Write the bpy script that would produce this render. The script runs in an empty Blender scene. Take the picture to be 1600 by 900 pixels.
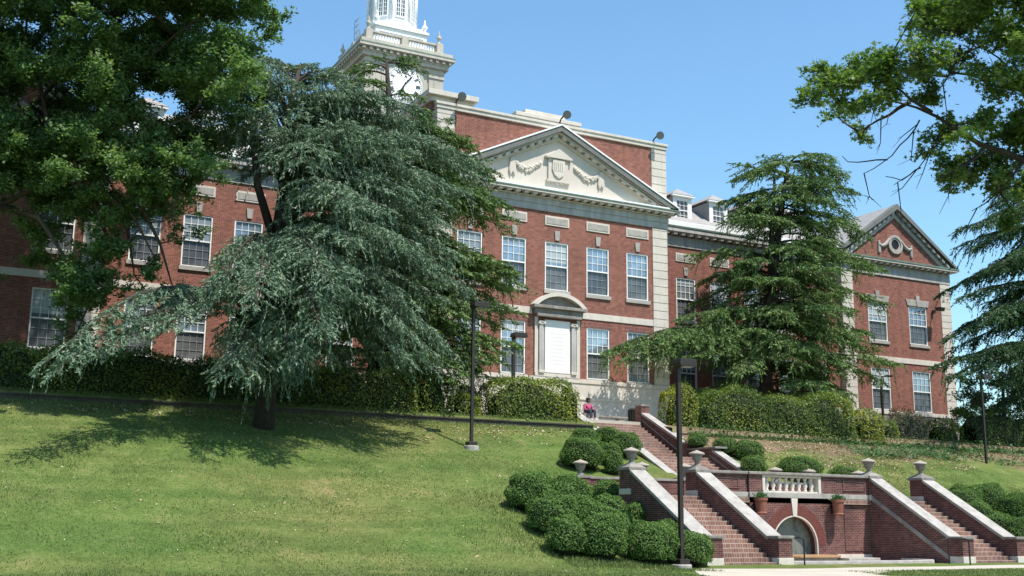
import bpy, bmesh, math, random
import numpy as np
from mathutils import Vector, Matrix
R = math.radians
rng = np.random.default_rng(7)
random.seed(7)
scn = bpy.context.scene
col = scn.collection

# ------------------------------------------------------------------ camera
def make_camera():
    yaw, pitch, roll = R(27.615), R(11.488), R(0.640)
    w = Vector((math.sin(yaw)*math.cos(pitch), math.cos(yaw)*math.cos(pitch), math.sin(pitch)))
    r0 = Vector((math.cos(yaw), -math.sin(yaw), 0)); u0 = r0.cross(w)
    r = math.cos(roll)*r0 + math.sin(roll)*u0
    u = -math.sin(roll)*r0 + math.cos(roll)*u0
    cd = bpy.data.cameras.new('camera'); co = bpy.data.objects.new('camera', cd); col.objects.link(co)
    m = Matrix((( r.x, u.x, -w.x, -27.76), (r.y, u.y, -w.y, -56.013), (r.z, u.z, -w.z, 1.5), (0, 0, 0, 1)))
    co.matrix_world = m
    cd.sensor_width = 36; cd.lens = 36*1785.2/1600
    cd.clip_start = 0.1; cd.clip_end = 3000
    scn.camera = co
make_camera()

# ------------------------------------------------------------------ sky, sun, exposure
SUN = Vector((0.36, -1.0, 2.05)).normalized()
elev = math.asin(SUN.z)
wd = bpy.data.worlds.new('World'); scn.world = wd; wd.use_nodes = True
nt = wd.node_tree
bg = nt.nodes['Background']
sky = nt.nodes.new('ShaderNodeTexSky'); sky.sky_type = 'NISHITA'; sky.sun_disc = False
sky.sun_elevation = elev; sky.sun_rotation = math.atan2(SUN.x, SUN.y)
sky.altitude = 0; sky.air_density = 1.3; sky.dust_density = 0.3; sky.ozone_density = 3.0
tintn = nt.nodes.new('ShaderNodeMix'); tintn.data_type = 'RGBA'; tintn.blend_type = 'MULTIPLY'; tintn.inputs[0].default_value = 1
tintn.inputs[7].default_value = (.84, 1.07, 1.14, 1)   # the clear deep-blue air of the day
nt.links.new(sky.outputs[0], tintn.inputs[6]); nt.links.new(tintn.outputs[2], bg.inputs[0]); bg.inputs[1].default_value = 0.128
sd = bpy.data.lights.new('sun', 'SUN'); sd.energy = 5.0; sd.angle = R(0.5); sd.color = (1.0, 0.94, 0.86)
so = bpy.data.objects.new('sun', sd); col.objects.link(so)
so.rotation_euler = SUN.to_track_quat('Z', 'Y').to_euler(); so.location = (0, -40, 60)
scn.view_settings.view_transform = 'Standard'; scn.view_settings.look = 'None'
scn.view_settings.gamma = 1; scn.view_settings.exposure = 0.52
scn.view_settings.use_curve_mapping = False
scn.render.engine = 'CYCLES'
scn.cycles.max_bounces = 5; scn.cycles.diffuse_bounces = 3; scn.cycles.transmission_bounces = 3
scn.cycles.transparent_max_bounces = 4
try: scn.cycles.use_denoising = True
except Exception: pass

# ------------------------------------------------------------------ materials
class NT:
    def __init__(s, name):
        s.m = bpy.data.materials.new(name); s.m.use_nodes = True; s.t = s.m.node_tree
        s.b = s.t.nodes['Principled BSDF']; s.b.inputs['Specular IOR Level'].default_value = 0.3
    def n(s, typ, **kw):
        nd = s.t.nodes.new(typ)
        for k, v in kw.items(): setattr(nd, k, v)
        return nd
    def l(s, a, b): s.t.links.new(a, b)
    def noise(s, scale, detail=4, rough=.6, vec=None):
        nd = s.n('ShaderNodeTexNoise'); nd.inputs['Scale'].default_value = scale
        nd.inputs['Detail'].default_value = detail; nd.inputs['Roughness'].default_value = rough
        if vec is None: vec = s.obj()
        s.l(vec, nd.inputs['Vector']); return nd.outputs['Fac']
    def obj(s):
        if not hasattr(s, '_tc'): s._tc = s.n('ShaderNodeTexCoord')
        return s._tc.outputs['Object']
    def geo(s):
        if not hasattr(s, '_g'): s._g = s.n('ShaderNodeNewGeometry')
        return s._g
    def ramp(s, fac, stops):
        r = s.n('ShaderNodeValToRGB'); e = r.color_ramp.elements
        while len(e) < len(stops): e.new(0.5)
        for el, (p, c) in zip(e, stops): el.position = p; el.color = (c[0], c[1], c[2], 1)
        s.l(fac, r.inputs[0]); return r.outputs[0]
    def mix(s, fac, a, b, mode='MIX'):
        m = s.n('ShaderNodeMix'); m.data_type = 'RGBA'; m.blend_type = mode
        for sock, v in ((m.inputs[0], fac), (m.inputs[6], a), (m.inputs[7], b)):
            if hasattr(v, 'links'): s.l(v, sock)
            elif isinstance(v, (int, float)): sock.default_value = v
            else: sock.default_value = (v[0], v[1], v[2], 1)
        return m.outputs[2]
    def math(s, op, a, b=None):
        m = s.n('ShaderNodeMath'); m.operation = op
        for i, v in enumerate((a, b)):
            if v is None: continue
            if hasattr(v, 'links'): s.l(v, m.inputs[i])
            else: m.inputs[i].default_value = v
        return m.outputs[0]
    def base(s, c): s.l(c, s.b.inputs['Base Color'])
    def bump(s, h, strength=.3, dist=.02):
        b = s.n('ShaderNodeBump'); b.inputs['Strength'].default_value = strength; b.inputs['Distance'].default_value = dist
        s.l(h, b.inputs['Height']); s.l(b.outputs[0], s.b.inputs['Normal'])
    def wallvec(s):
        # object-space metres unrolled on whichever wall the face belongs to
        sep = s.n('ShaderNodeSeparateXYZ'); s.l(s.obj(), sep.inputs[0])
        nrm = s.n('ShaderNodeSeparateXYZ'); s.l(s.geo().outputs['True Normal'], nrm.inputs[0])
        ax = s.math('GREATER_THAN', s.math('ABSOLUTE', nrm.outputs[0]), .6)
        az = s.math('GREATER_THAN', s.math('ABSOLUTE', nrm.outputs[2]), .8)
        a = s.n('ShaderNodeCombineXYZ'); s.l(sep.outputs[0], a.inputs[0]); s.l(sep.outputs[2], a.inputs[1])
        b = s.n('ShaderNodeCombineXYZ'); s.l(sep.outputs[1], b.inputs[0]); s.l(sep.outputs[2], b.inputs[1])
        c = s.n('ShaderNodeCombineXYZ'); s.l(sep.outputs[0], c.inputs[0]); s.l(sep.outputs[1], c.inputs[1])
        m1 = s.n('ShaderNodeMix'); m1.data_type = 'VECTOR'; s.l(ax, m1.inputs[0]); s.l(a.outputs[0], m1.inputs[4]); s.l(b.outputs[0], m1.inputs[5])
        m2 = s.n('ShaderNodeMix'); m2.data_type = 'VECTOR'; s.l(az, m2.inputs[0]); s.l(m1.outputs[1], m2.inputs[4]); s.l(c.outputs[0], m2.inputs[5])
        return m2.outputs[1]

def brick_mat(name, c1, c2, mortar, bw=.21, rh=.072, ms=.010, stain=(.55, 1.1), light=0.0):
    s = NT(name); v = s.wallvec()
    br = s.n('ShaderNodeTexBrick'); s.l(v, br.inputs['Vector'])
    br.inputs['Scale'].default_value = 1; br.inputs['Brick Width'].default_value = bw; br.inputs['Row Height'].default_value = rh
    br.inputs['Mortar Size'].default_value = ms; br.inputs['Mortar Smooth'].default_value = .3; br.inputs['Bias'].default_value = 0
    br.inputs['Color1'].default_value = (*c1, 1); br.inputs['Color2'].default_value = (*c2, 1); br.inputs['Mortar'].default_value = (*mortar, 1)
    # per-brick tone and big soft weathering
    mp = s.n('ShaderNodeMapping'); s.l(v, mp.inputs[0]); mp.inputs['Scale'].default_value = (1/bw, 1/rh, 1)
    wn = s.n('ShaderNodeTexWhiteNoise'); 
    fl = s.n('ShaderNodeVectorMath'); fl.operation = 'FLOOR'; s.l(mp.outputs[0], fl.inputs[0]); s.l(fl.outputs[0], wn.inputs[0])
    tone = s.ramp(wn.outputs[0], [(0, (.72, .7, .72)), (.55, (1, 1, 1)), (1, (1.18, 1.15, 1.1))])
    c = s.mix(1, br.outputs[0], tone, 'MULTIPLY')
    st = s.ramp(s.noise(.45, 5, .65), [(.3, (stain[0],)*3), (.7, (stain[1],)*3)])
    c = s.mix(1, c, st, 'MULTIPLY')
    mp2 = s.n('ShaderNodeMapping'); s.l(s.obj(), mp2.inputs[0]); mp2.inputs['Scale'].default_value = (1.6, 1.6, .16)
    c = s.mix(1, c, s.ramp(s.noise(1.4, 5, .7, mp2.outputs[0]), [(.32, (.80, .79, .78)), (.58, (1.03, 1.03, 1.03))]), 'MULTIPLY')
    ef = s.ramp(s.noise(1.3, 6, .7), [(.62, (0, 0, 0)), (.75, (1, 1, 1))])
    c = s.mix(s.math('MULTIPLY', ef, .18 + light), c, (.42, .36, .32))
    s.base(c); s.b.inputs['Roughness'].default_value = .85
    s.bump(br.outputs['Fac'], -.4, .006)
    return s.m

def stone_mat(name, c, dark=.72, scale=1.2, streak=.5, rough=.8):
    s = NT(name)
    a = s.ramp(s.noise(scale, 6, .7), [(.3, tuple(x*dark for x in c)), (.55, c), (.8, tuple(min(1, x*1.1) for x in c))])
    mp = s.n('ShaderNodeMapping'); s.l(s.obj(), mp.inputs[0]); mp.inputs['Scale'].default_value = (2.2, 2.2, .22)
    st = s.ramp(s.noise(1.6, 5, .7, mp.outputs[0]), [(.35, (1-streak*.55,)*3), (.6, (1, 1, 1))])
    a = s.mix(1, a, st, 'MULTIPLY')
    fine = s.ramp(s.noise(28, 3, .6), [(.3, (.88,)*3), (.7, (1.06,)*3)])
    s.base(s.mix(1, a, fine, 'MULTIPLY')); s.b.inputs['Roughness'].default_value = rough
    s.bump(s.noise(22, 4, .6), .25, .01)
    return s.m

def plain_mat(name, c, rough=.5, metal=0, var=.15, scale=3, spec=.3):
    s = NT(name)
    a = s.ramp(s.noise(scale, 5, .65), [(.3, tuple(x*(1-var) for x in c)), (.7, tuple(min(1, x*(1+var)) for x in c))])
    s.base(a); s.b.inputs['Roughness'].default_value = rough; s.b.inputs['Metallic'].default_value = metal
    s.b.inputs['Specular IOR Level'].default_value = spec
    return s.m

def leaf_mat(name, cols, trans=.3, rough=.5, tcol=None, patch=None, spec=.22):
    s = NT(name)
    at = s.n('ShaderNodeAttribute'); at.attribute_name = 'tint'
    n = len(cols)
    c = s.ramp(at.outputs['Fac'], [(i/(n-1), cc) for i, cc in enumerate(cols)])
    if patch:
        f = s.ramp(s.noise(patch[1], 3, .5), [(patch[2], (0, 0, 0)), (patch[2]+.12, (1, 1, 1))])
        c = s.mix(f, c, patch[0])
    s.base(c); s.b.inputs['Roughness'].default_value = rough; s.b.inputs['Specular IOR Level'].default_value = spec
    tr = s.n('ShaderNodeBsdfTranslucent'); 
    tm = s.mix(1, c, tcol or (1.25, 1.35, .6), 'MULTIPLY'); s.l(tm, tr.inputs[0])
    mx = s.n('ShaderNodeMixShader'); mx.inputs[0].default_value = trans
    out = [x for x in s.t.nodes if x.type == 'OUTPUT_MATERIAL'][0]
    s.l(s.b.outputs[0], mx.inputs[1]); s.l(tr.outputs[0], mx.inputs[2]); s.l(mx.outputs[0], out.inputs[0])
    return s.m

M = {}
M['brick'] = brick_mat('building brick', (.245, .068, .044), (.19, .052, .036), (.29, .205, .16), stain=(.95, 1.04), light=-.16)
M['brick_stair'] = brick_mat('stair wall brick', (.165, .046, .036), (.115, .035, .032), (.22, .18, .16), stain=(.62, 1.15))
M['brick_step'] = brick_mat('step brick', (.25, .105, .075), (.20, .08, .058), (.40, .34, .28), bw=.075, rh=.155, ms=.013, stain=(.62, 1.1))
M['brick_ring'] = plain_mat('arch ring brick', (.125, .040, .032), .85, 0, .3, 9)
M['brick_soldier'] = brick_mat('arch brick', (.20, .052, .038), (.16, .045, .035), (.24, .19, .17), bw=.08, rh=.24, stain=(.8, 1.1))
M['stone'] = stone_mat('limestone', (.60, .545, .475), .86, .8, .2)
M['stone_old'] = stone_mat('weathered stone', (.29, .265, .235), .6, 1.6, .5)
M['stone_grey'] = stone_mat('stained frieze stone', (.47, .445, .415), .78, 1.0, .5)
M['stone_step'] = stone_mat('pale coping', (.38, .355, .32), .66, 2.2, .22)
M['stone_pale'] = stone_mat('clean tympanum stone', (.58, .52, .455), .93, .5, .08)
M['concrete'] = stone_mat('concrete path', (.47, .42, .34), .82, .5, 0)
M['white'] = plain_mat('white paint', (.78, .78, .75), .45, 0, .05, 1.5)
M['panel_white'] = plain_mat('bright white panel', (.72, .70, .67), .5, 0, .02, 1.5)
M['tower_white'] = plain_mat('tower white paint', (.82, .83, .83), .5, 0, .04, .7)
M['tower_stone'] = stone_mat('tower stone', (.50, .46, .39), .82, .5, .3)
M['copper'] = plain_mat('verdigris copper', (.13, .19, .155), .6, 0, .25, 2)
M['fascia'] = stone_mat('grey painted fascia', (.17, .175, .165), .8, 1, .3)
M['slate'] = stone_mat('pale slate roof', (.33, .315, .30), .75, 3, .2)
M['louver'] = plain_mat('dark opening', (.012, .008, .012), .5)
M['bronze'] = plain_mat('dark bronze metal', (.042, .034, .030), .42, .3, .15, 4)
M['black'] = plain_mat('black metal', (.02, .02, .022), .5, .2)
M['grey_metal'] = plain_mat('grey metal', (.33, .34, .35), .45, .4, .1, 5)
M['bark'] = stone_mat('dark bark', (.060, .048, .040), .5, 4, .4, .95)
M['bark_brown'] = stone_mat('brown bark', (.10, .075, .058), .5, 4, .4, .95)
M['terracotta'] = plain_mat('terracotta', (.22, .085, .055), .75, 0, .2, 5)
M['tan_ledge'] = plain_mat('tan glazed ledge', (.34, .20, .10), .5, 0, .15, 5)
M['mulch'] = plain_mat('mulch', (.16, .10, .06), .95, 0, .4, 6)
def glass_mat(name, c, rough, metal, blinds=0):
    s = NT(name)
    v = s.wallvec(); sp = s.n('ShaderNodeSeparateXYZ'); s.l(v, sp.inputs[0])
    a = s.ramp(s.noise(1.1, 3, .5), [(.35, tuple(x*.75 for x in c)), (.65, tuple(x*1.2 for x in c))])
    oi = s.n('ShaderNodeObjectInfo'); a = s.mix(1, a, s.ramp(oi.outputs['Random'], [(0, (.6, .62, .66)), (.35, (1, 1, 1)), (.7, (.82, .84, .84)), (1, (1.25, 1.2, 1.1))]), 'MULTIPLY')
    s.base(a); s.b.inputs['Roughness'].default_value = rough; s.b.inputs['Metallic'].default_value = metal
    s.b.inputs['Specular IOR Level'].default_value = .8
    s.bump(s.noise(1.5, 2, .5), .06, .05)
    return s.m
def rnd_fac(s, stops):
    oi = s.n('ShaderNodeObjectInfo'); return s.ramp(oi.outputs['Random'], stops)
M['blind'] = plain_mat('pale window blind', (.36, .40, .42), .35, 0, .05, 1, .6); M['blind_grey'] = plain_mat('grey window blind', (.20, .24, .26), .3, 0, .05, 1, .7)
M['glass'] = glass_mat('upper sash glass', (.34, .385, .42), .10, .62)
M['screen'] = glass_mat('screened lower glass', (.12, .125, .13), .3, .2)
def mosaic():
    s = NT('niche mosaic'); w = s.n('ShaderNodeTexNoise'); s.l(s.obj(), w.inputs[0]); w.inputs['Scale'].default_value = 1.0; w.inputs['Detail'].default_value = 6; w.inputs['Distortion'].default_value = 1.6
    c = s.ramp(w.outputs[0], [(.3, (.06, .075, .065)), (.45, (.15, .17, .15)), (.6, (.20, .20, .155)), (.75, (.10, .14, .15))])
    s.base(c); s.b.inputs['Roughness'].default_value = .5; return s.m
M['mosaic'] = mosaic()

# ------------------------------------------------------------------ geometry helpers (all in world metres, shifted to the thing's own origin)
ORG = {}
def org(o):
    while o is not None:
        if o.name in ORG: return ORG[o.name]
        o = o.parent
    return Vector((0, 0, 0))
def tag(o, label=None, cat=None, group=None, kind=None):
    if label: o['label'] = label
    if cat: o['category'] = cat
    if group: o['group'] = group
    if kind: o['kind'] = kind
    return o
def thing(name, label, cat, loc=(0, 0, 0), group=None):
    o = bpy.data.objects.new(name, None); col.objects.link(o); o.location = loc; o.empty_display_size = .3
    ORG[o.name] = Vector(loc); return tag(o, label, cat, group)
class MB:
    def __init__(s): s.v = []; s.f = []; s.mi = []; s.cur = 0
    def add(s, vs, fs):
        n = len(s.v); s.v += [tuple(x) for x in vs]; s.f += [tuple(i+n for i in f) for f in fs]; s.mi += [s.cur]*len(fs); return s
    def box(s, x0, x1, y0, y1, z0, z1):
        return s.add([(x0,y0,z0),(x1,y0,z0),(x1,y1,z0),(x0,y1,z0),(x0,y0,z1),(x1,y0,z1),(x1,y1,z1),(x0,y1,z1)],
                     [(0,3,2,1),(4,5,6,7),(0,1,5,4),(1,2,6,5),(2,3,7,6),(3,0,4,7)])
    def prism_x(s, poly, x0, x1):   # poly of (y,z)
        n = len(poly)
        return s.add([(x0,y,z) for y, z in poly]+[(x1,y,z) for y, z in poly],
                     [tuple(range(n)), tuple(range(2*n-1, n-1, -1))]+[(i, i+n, (i+1) % n+n, (i+1) % n) for i in range(n)])
    def prism_y(s, poly, y0, y1):   # poly of (x,z)
        n = len(poly)
        return s.add([(x,y0,z) for x, z in poly]+[(x,y1,z) for x, z in poly],
                     [tuple(range(n)), tuple(range(2*n-1, n-1, -1))]+[(i, i+n, (i+1) % n+n, (i+1) % n) for i in range(n)])
    def prism_z(s, poly, z0, z1):
        n = len(poly)
        return s.add([(x,y,z0) for x, y in poly]+[(x,y,z1) for x, y in poly],
                     [tuple(range(n-1, -1, -1)), tuple(range(n, 2*n))]+[(i, (i+1) % n, (i+1) % n+n, i+n) for i in range(n)])
    def lathe(s, prof, c, n=14, sq=None):
        vs = []; fs = []
        for r, z in prof:
            for k in range(n):
                a = 2*math.pi*k/n + (math.pi/n if sq else 0)
                vs.append((c[0]+r*math.cos(a), c[1]+r*math.sin(a), c[2]+z))
        for j in range(len(prof)-1):
            for k in range(n): fs.append((j*n+k, j*n+(k+1) % n, (j+1)*n+(k+1) % n, (j+1)*n+k))
        fs.append(tuple(range(n-1, -1, -1))); fs.append(tuple((len(prof)-1)*n+k for k in range(n)))
        return s.add(vs, fs)
    def tube(s, pts, rad, n=8):
        pts = [Vector(p) for p in pts]
        if not hasattr(rad, '__len__'): rad = [rad]*len(pts)
        vs = []; fs = []
        for i, p in enumerate(pts):
            d = (pts[min(i+1, len(pts)-1)]-pts[max(i-1, 0)]).normalized()
            a = d.orthogonal().normalized() if i == 0 else (a - d*a.dot(d)).normalized()
            b = d.cross(a)
            for k in range(n):
                t = 2*math.pi*k/n; q = p+(a*math.cos(t)+b*math.sin(t))*rad[i]; vs.append(tuple(q))
        for j in range(len(pts)-1):
            for k in range(n): fs.append((j*n+k, j*n+(k+1) % n, (j+1)*n+(k+1) % n, (j+1)*n+k))
        fs.append(tuple(range(n-1, -1, -1))); fs.append(tuple((len(pts)-1)*n+k for k in range(n)))
        return s.add(vs, fs)
    def build(s, name, mats, parent=None, smooth=False, bevel=0, local=None):
        o0 = local if local is not None else (org(parent) if parent else Vector((0, 0, 0)))
        me = bpy.data.meshes.new(name); me.from_pydata([(x-o0[0], y-o0[1], z-o0[2]) for x, y, z in s.v], [], s.f)
        mats = mats if isinstance(mats, (list, tuple)) else [mats]
        for m in mats: me.materials.append(m)
        if len(mats) > 1: me.polygons.foreach_set('material_index', s.mi)
        bm = bmesh.new(); bm.from_mesh(me); bmesh.ops.recalc_face_normals(bm, faces=bm.faces); bm.to_mesh(me); bm.free()
        if smooth: me.polygons.foreach_set('use_smooth', [True]*len(me.polygons))
        me.update()
        o = bpy.data.objects.new(name, me); col.objects.link(o); o.parent = parent
        if bevel:
            b = o.modifiers.new('soft edge', 'BEVEL'); b.width = bevel; b.segments = 2; b.limit_method = 'ANGLE'
        return o
def solo(mb, name, mats, loc, label, cat, group=None, **kw):
    o = mb.build(name, mats, None, local=Vector(loc), **kw); o.location = loc; ORG[o.name] = Vector(loc)
    return tag(o, label, cat, group)
def copy_tree(o, loc, label=None, parent=None, top=True):
    c = o.copy(); col.objects.link(c); c.parent = parent
    if top:
        c.location = loc
        if label: c['label'] = label
    for ch in list(o.children): copy_tree(ch, None, None, c, False)
    return c

# ================================================================== the hall
GZ = 6.65
HALL = thing('brick_hall', 'long red brick hall with pale stone trim and central pediment on top of the hill', 'building', (4.45, 0, GZ))
def facade(mb, x0, x1, z0, z1, y, holes, d=.2):
    xs = sorted({x0, x1, *[h[0] for h in holes], *[h[1] for h in holes]}); zs = sorted({z0, z1, *[h[2] for h in holes], *[h[3] for h in holes]})
    for a, b in zip(xs, xs[1:]):
        for c, e in zip(zs, zs[1:]):
            mx, mz = (a+b)/2, (c+e)/2
            if any(h[0] < mx < h[1] and h[2] < mz < h[3] for h in holes): continue
            mb.add([(a,y,c),(b,y,c),(b,y,e),(a,y,e)], [(0,1,2,3)])
    for a, b, c, e in holes:
        mb.add([(a,y,c),(b,y,c),(b,y,e),(a,y,e),(a,y+d,c),(b,y+d,c),(b,y+d,e),(a,y+d,e)], [(0,4,5,1),(1,5,6,2),(2,6,7,3),(3,7,4,0),(4,7,6,5)])
def make_window(w, h, loc, cols=4, rows=(3, 3), mid=.5, arch=False):
    """double hung window: frame > sashes, glass, sill; x 0..w, z 0..h, wall plane at y=0"""
    f = MB(); t = .075
    f.box(0, t, .03, .17, 0, h); f.box(w-t, w, .03, .17, 0, h); f.box(t, w-t, .03, .17, h-t, h); f.box(t, w-t, .03, .17, 0, t*.8)
    f.box(t, w-t, .045, .15, h*mid-.035, h*mid+.035)
    o = f.build('window', M['white'], HALL, local=Vector((0, 0, 0))); o.location = Vector(loc)-org(HALL)
    m = MB()
    for k in range(1, cols): 
        x = t+(w-2*t)*k/cols; m.box(x-.014, x+.014, .075, .105, h*mid+.035, h-t)
    z0, z1 = h*mid+.035, h-t
    for k in range(1, rows[1]): z = z0+(z1-z0)*k/rows[1]; m.box(t, w-t, .072, .108, z-.014, z+.014)
    u = m.build('upper_sash', M['white'], o, local=Vector((0, 0, 0)))
    m = MB(); z0, z1 = t*.8, h*mid-.035
    for k in range(1, cols): x = t+(w-2*t)*k/cols; m.box(x-.011, x+.011, .118, .142, z0, z1)
    for k in range(1, rows[0]): z = z0+(z1-z0)*k/rows[0]; m.box(t, w-t, .116, .144, z-.011, z+.011)
    m.build('lower_sash', M['grey_metal'], o, local=Vector((0, 0, 0)))
    g = MB(); g.add([(t,.112,h*mid),(w-t,.112,h*mid),(w-t,.112,h-t),(t,.112,h-t)], [(0,1,2,3)]); g.build('upper_glass', M['glass'], o, local=Vector((0, 0, 0)))
    g = MB(); g.add([(t,.148,t*.8),(w-t,.148,t*.8),(w-t,.148,h*mid),(t,.148,h*mid)], [(0,1,2,3)]); g.build('lower_glass', M['screen'], o, local=Vector((0, 0, 0)))
    s = MB(); s.box(-.09, w+.09, -.09, .12, -.22, -.001); s.build('sill', M['stone_step'], o, local=Vector((0, 0, 0)))
    return o
PROTO = {}
def window(x, y, z, w, h, **kw):
    k = (round(w, 2), round(h, 2))
    if k not in PROTO: PROTO[k] = make_window(w, h, (x, y, z), **kw); return
    copy_tree(PROTO[k], Vector((x, y, z))-org(HALL), None, HALL)
BR_ = random.Random(12)
def blinds():
    # a good part of the sashes have their blind pulled down, each to its own height
    for o in [o for o in col.objects if o.name.split('.')[0] == 'window' and o.parent == HALL]:
        if BR_.random() > .5: continue
        bb = [v.co for v in o.data.vertices]; w = max(v.x for v in bb); h = max(v.z for v in bb); f = BR_.choice((.12, .22, .3, .42, .5))
        m = MB(); m.box(.08, w-.08, .106, .111, h*(1-f), h-.075); m.build('blind', BR_.choice((M['blind'], M['blind_grey'])), o, local=Vector((0, 0, 0)))
def quoin(x0, x1, y, z0, z1, name='quoin', course=.5, depth=.6, parent=HALL):
    q = MB(); q.box(x0+.03, x1-.03 if x1 > x0 else x1, y-.012, y+depth-.02, z0, z1)
    z = z0
    while z < z1-.06:
        t = min(z+course, z1); q.box(x0, x1, y-.05, y+depth, z+.018, t-.018); z += course
    return q.build(name, M['stone'], parent, bevel=.012)
UZ0, UZ1, LZ0, LZ1 = 14.5, 17.35, 9.52, 12.52
W = 1.56
# ---- centre pavilion
up = [.87+2.8*i for i in (-1, 0, 1, 2, 3)]; lo = [.87+2.8*i for i in (-1, 0, 2, 3)]
lo = [x for x in lo]
DX0, DX1 = 3.02, 5.92
b = MB()
facade(b, -3.33, 12.23, 9.2, 24.2, 0, [(x, x+W, UZ0, UZ1) for x in up]+[(x, x+W, LZ0, LZ1) for x in lo])
b.add([(-3.33,0,GZ-.5),(-3.33,18,GZ-.5),(-3.33,18,24.2),(-3.33,0,24.2)], [(0,1,2,3)])
b.add([(12.23,0,GZ-.5),(12.23,18,GZ-.5),(12.23,18,24.2),(12.23,0,24.2)], [(3,2,1,0)])
b.add([(-3.33,18,GZ-.5),(12.23,18,GZ-.5),(12.23,18,24.2),(-3.33,18,24.2)], [(0,3,2,1)])
b.build('wall', M['brick'], HALL)
b = MB(); b.box(-3.3, 12.2, .06, 17.9, 24.0, 24.25); b.build('flat_roof', M['slate'], HALL)
for x in up: window(x, 0, UZ0, W, UZ1-UZ0)
for x in lo: window(x, 0, LZ0, W, LZ1-LZ0)
b = MB()
b.box(-3.36, 12.26, -.10, .3, 9.22, 9.46); b.box(-3.33, 12.23, -.05, .3, GZ-.6, 9.22); b.box(-3.36, 12.26, -.11, .2, 8.28, 8.42)
b.build('stone_base', M['stone'], HALL, bevel=.02)
def belt(x0, x1, y, name='belt_course'):
    b = MB(); b.box(x0, x1, y-.05, y+.1, 13.0, 13.38); b.build(name, M['stone'], HALL, bevel=.01)
belt(-2.22, DX0-.2, 0); belt(DX1+.2, 11.13, 0)
quoin(11.15, 12.24, 0, 9.46, 19.1); quoin(-3.34, -2.25, 0, 9.46, 19.1)
quoin(11.15, 12.24, 0, 20.4, 24.2); quoin(-3.34, -2.25, 0, 20.4, 24.2)
def panel_over(x, y, z0=18.3, z1=18.88, w=1.62):
    b = MB(); c = x+W/2; b.box(c-w/2, c+w/2, y-.05, y+.02, z0, z1); b.build('stone_panel', M['stone'], HALL, bevel=.01)
    b = MB(); t = .1
    b.box(c-w/2+t, c+w/2-t, y-.07, y-.045, z0+t, z1-t); b.build('panel_field', M['stone_step'], HALL, bevel=.008)
def keystone(x, y, z0=17.45, z1=18.02):
    b = MB(); c = x+W/2; b.prism_y([(c-.13, z0), (c+.13, z0), (c+.19, z1), (c-.19, z1)], y-.07, y+.02); b.build('keystone', M['stone_step'], HALL, bevel=.01)
for x in up: panel_over(x, 0); keystone(x, 0)
# rubbed brick flat heads
for x in lo: b = MB(); b.box(x-.18, x+W+.18, -.012, .05, LZ1+.002, LZ1+.3); b.build('flat_arch', M['brick_soldier'], HALL)
# ---- cornice and pediment
b = MB(); b.box(-3.38, 12.28, -.07, .35, 19.12, 19.5); b.box(-3.42, 12.32, -.11, .35, 19.5, 19.86); b.build('frieze', M['stone_grey'], HALL, bevel=.015)
def modillions(x0, x1, y, z, n, name='modillion_trim'):
    b = MB(); st = (x1-x0)/n
    for k in range(n): 
        x = x0+st*(k+.5); b.box(x-.14, x+.14, y-.5, y, z-.15, z)
    b.build(name, M['stone'], HALL, bevel=.01)
b = MB(); b.box(-3.55, 12.45, -.2, .3, 19.86, 19.93); b.box(-3.85, 12.75, -.55, .32, 20.06, 20.2); b.build('cornice', M['stone'], HALL, bevel=.015)
b = MB(); b.box(-3.9, 12.8, -.59, .3, 20.2, 20.27); b.build('copper_edge', M['copper'], HALL)
b = MB(); b.box(-3.88, 12.78, -.57, .3, 20.27, 20.36); b.build('cornice_cap', M['white'], HALL)
b = MB(); n = 29; st = 16.3/n
for k in range(n): x = -3.7+st*(k+.5); b.box(x-.14, x+.14, -.48, -.09, 19.935, 20.055)
b.box(-3.75, 12.65, -.3, -.09, 20.056, 20.059)
b.build('modillion_trim', M['stone'], HALL, bevel=.01)
AP = (4.45, 24.42)
b = MB(); b.prism_y([(-3.3, 20.36), (12.2, 20.36), (4.45, 24.0)], -.04, .1); b.build('tympanum', M['stone_pale'], HALL)
def rake(sg, ax, ex, az, ez, y0, y1, th, mb): # sloped bar from eave to apex, th below the top line
    mb.prism_y([(ax, az), (ex, ez), (ex, ez-th), (ax, az-th)], y0, y1)
for sg in (-1, 1):
    ex = 4.45+sg*8.33; ez = 20.36
    sl = (AP[1]-ez)/8.33
    b = MB(); rake(sg, 4.45, ex, AP[1], ez+.10, -.62, .02, .10, b); b.build('raking_cornice_cap', M['white'], HALL)
    b = MB(); rake(sg, 4.45, ex-sg*.05, AP[1]-.102, ez-.0, -.57, .02, .34, b); b.build('raking_cornice', M['fascia'], HALL)
    b = MB(); rake(sg, 4.45, ex-sg*.9, AP[1]-.46, ez+sl*.9-.46+.14, -.42, .0, .08, b); rake(sg, 4.45, ex-sg*1.1, AP[1]-.72, ez+sl*1.1-.6, -.16, .0, .16, b); b.build('raking_moulding', M['stone'], HALL)
    b = MB(); n = 15
    for k in range(n):
        f = (k+.6)/(n+.3); x = 4.45+sg*8.0*f; z = AP[1]-.54-sl*8.0*f
        b.prism_y([(x-.14, z+sg*sl*.14), (x+.14, z-sg*sl*.14), (x+.14, z-sg*sl*.14-.17), (x-.14, z+sg*sl*.14-.17)], -.40, -.02)
    b.prism_y([(4.45+sg*.2, AP[1]-.52-sl*.2), (4.45+sg*7.6, AP[1]-.52-sl*7.6), (4.45+sg*7.6, AP[1]-.56-sl*7.6), (4.45+sg*.2, AP[1]-.56-sl*.2)], -.38, -.02)
    b.build('raking_modillion_trim', M['stone'], HALL)
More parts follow.
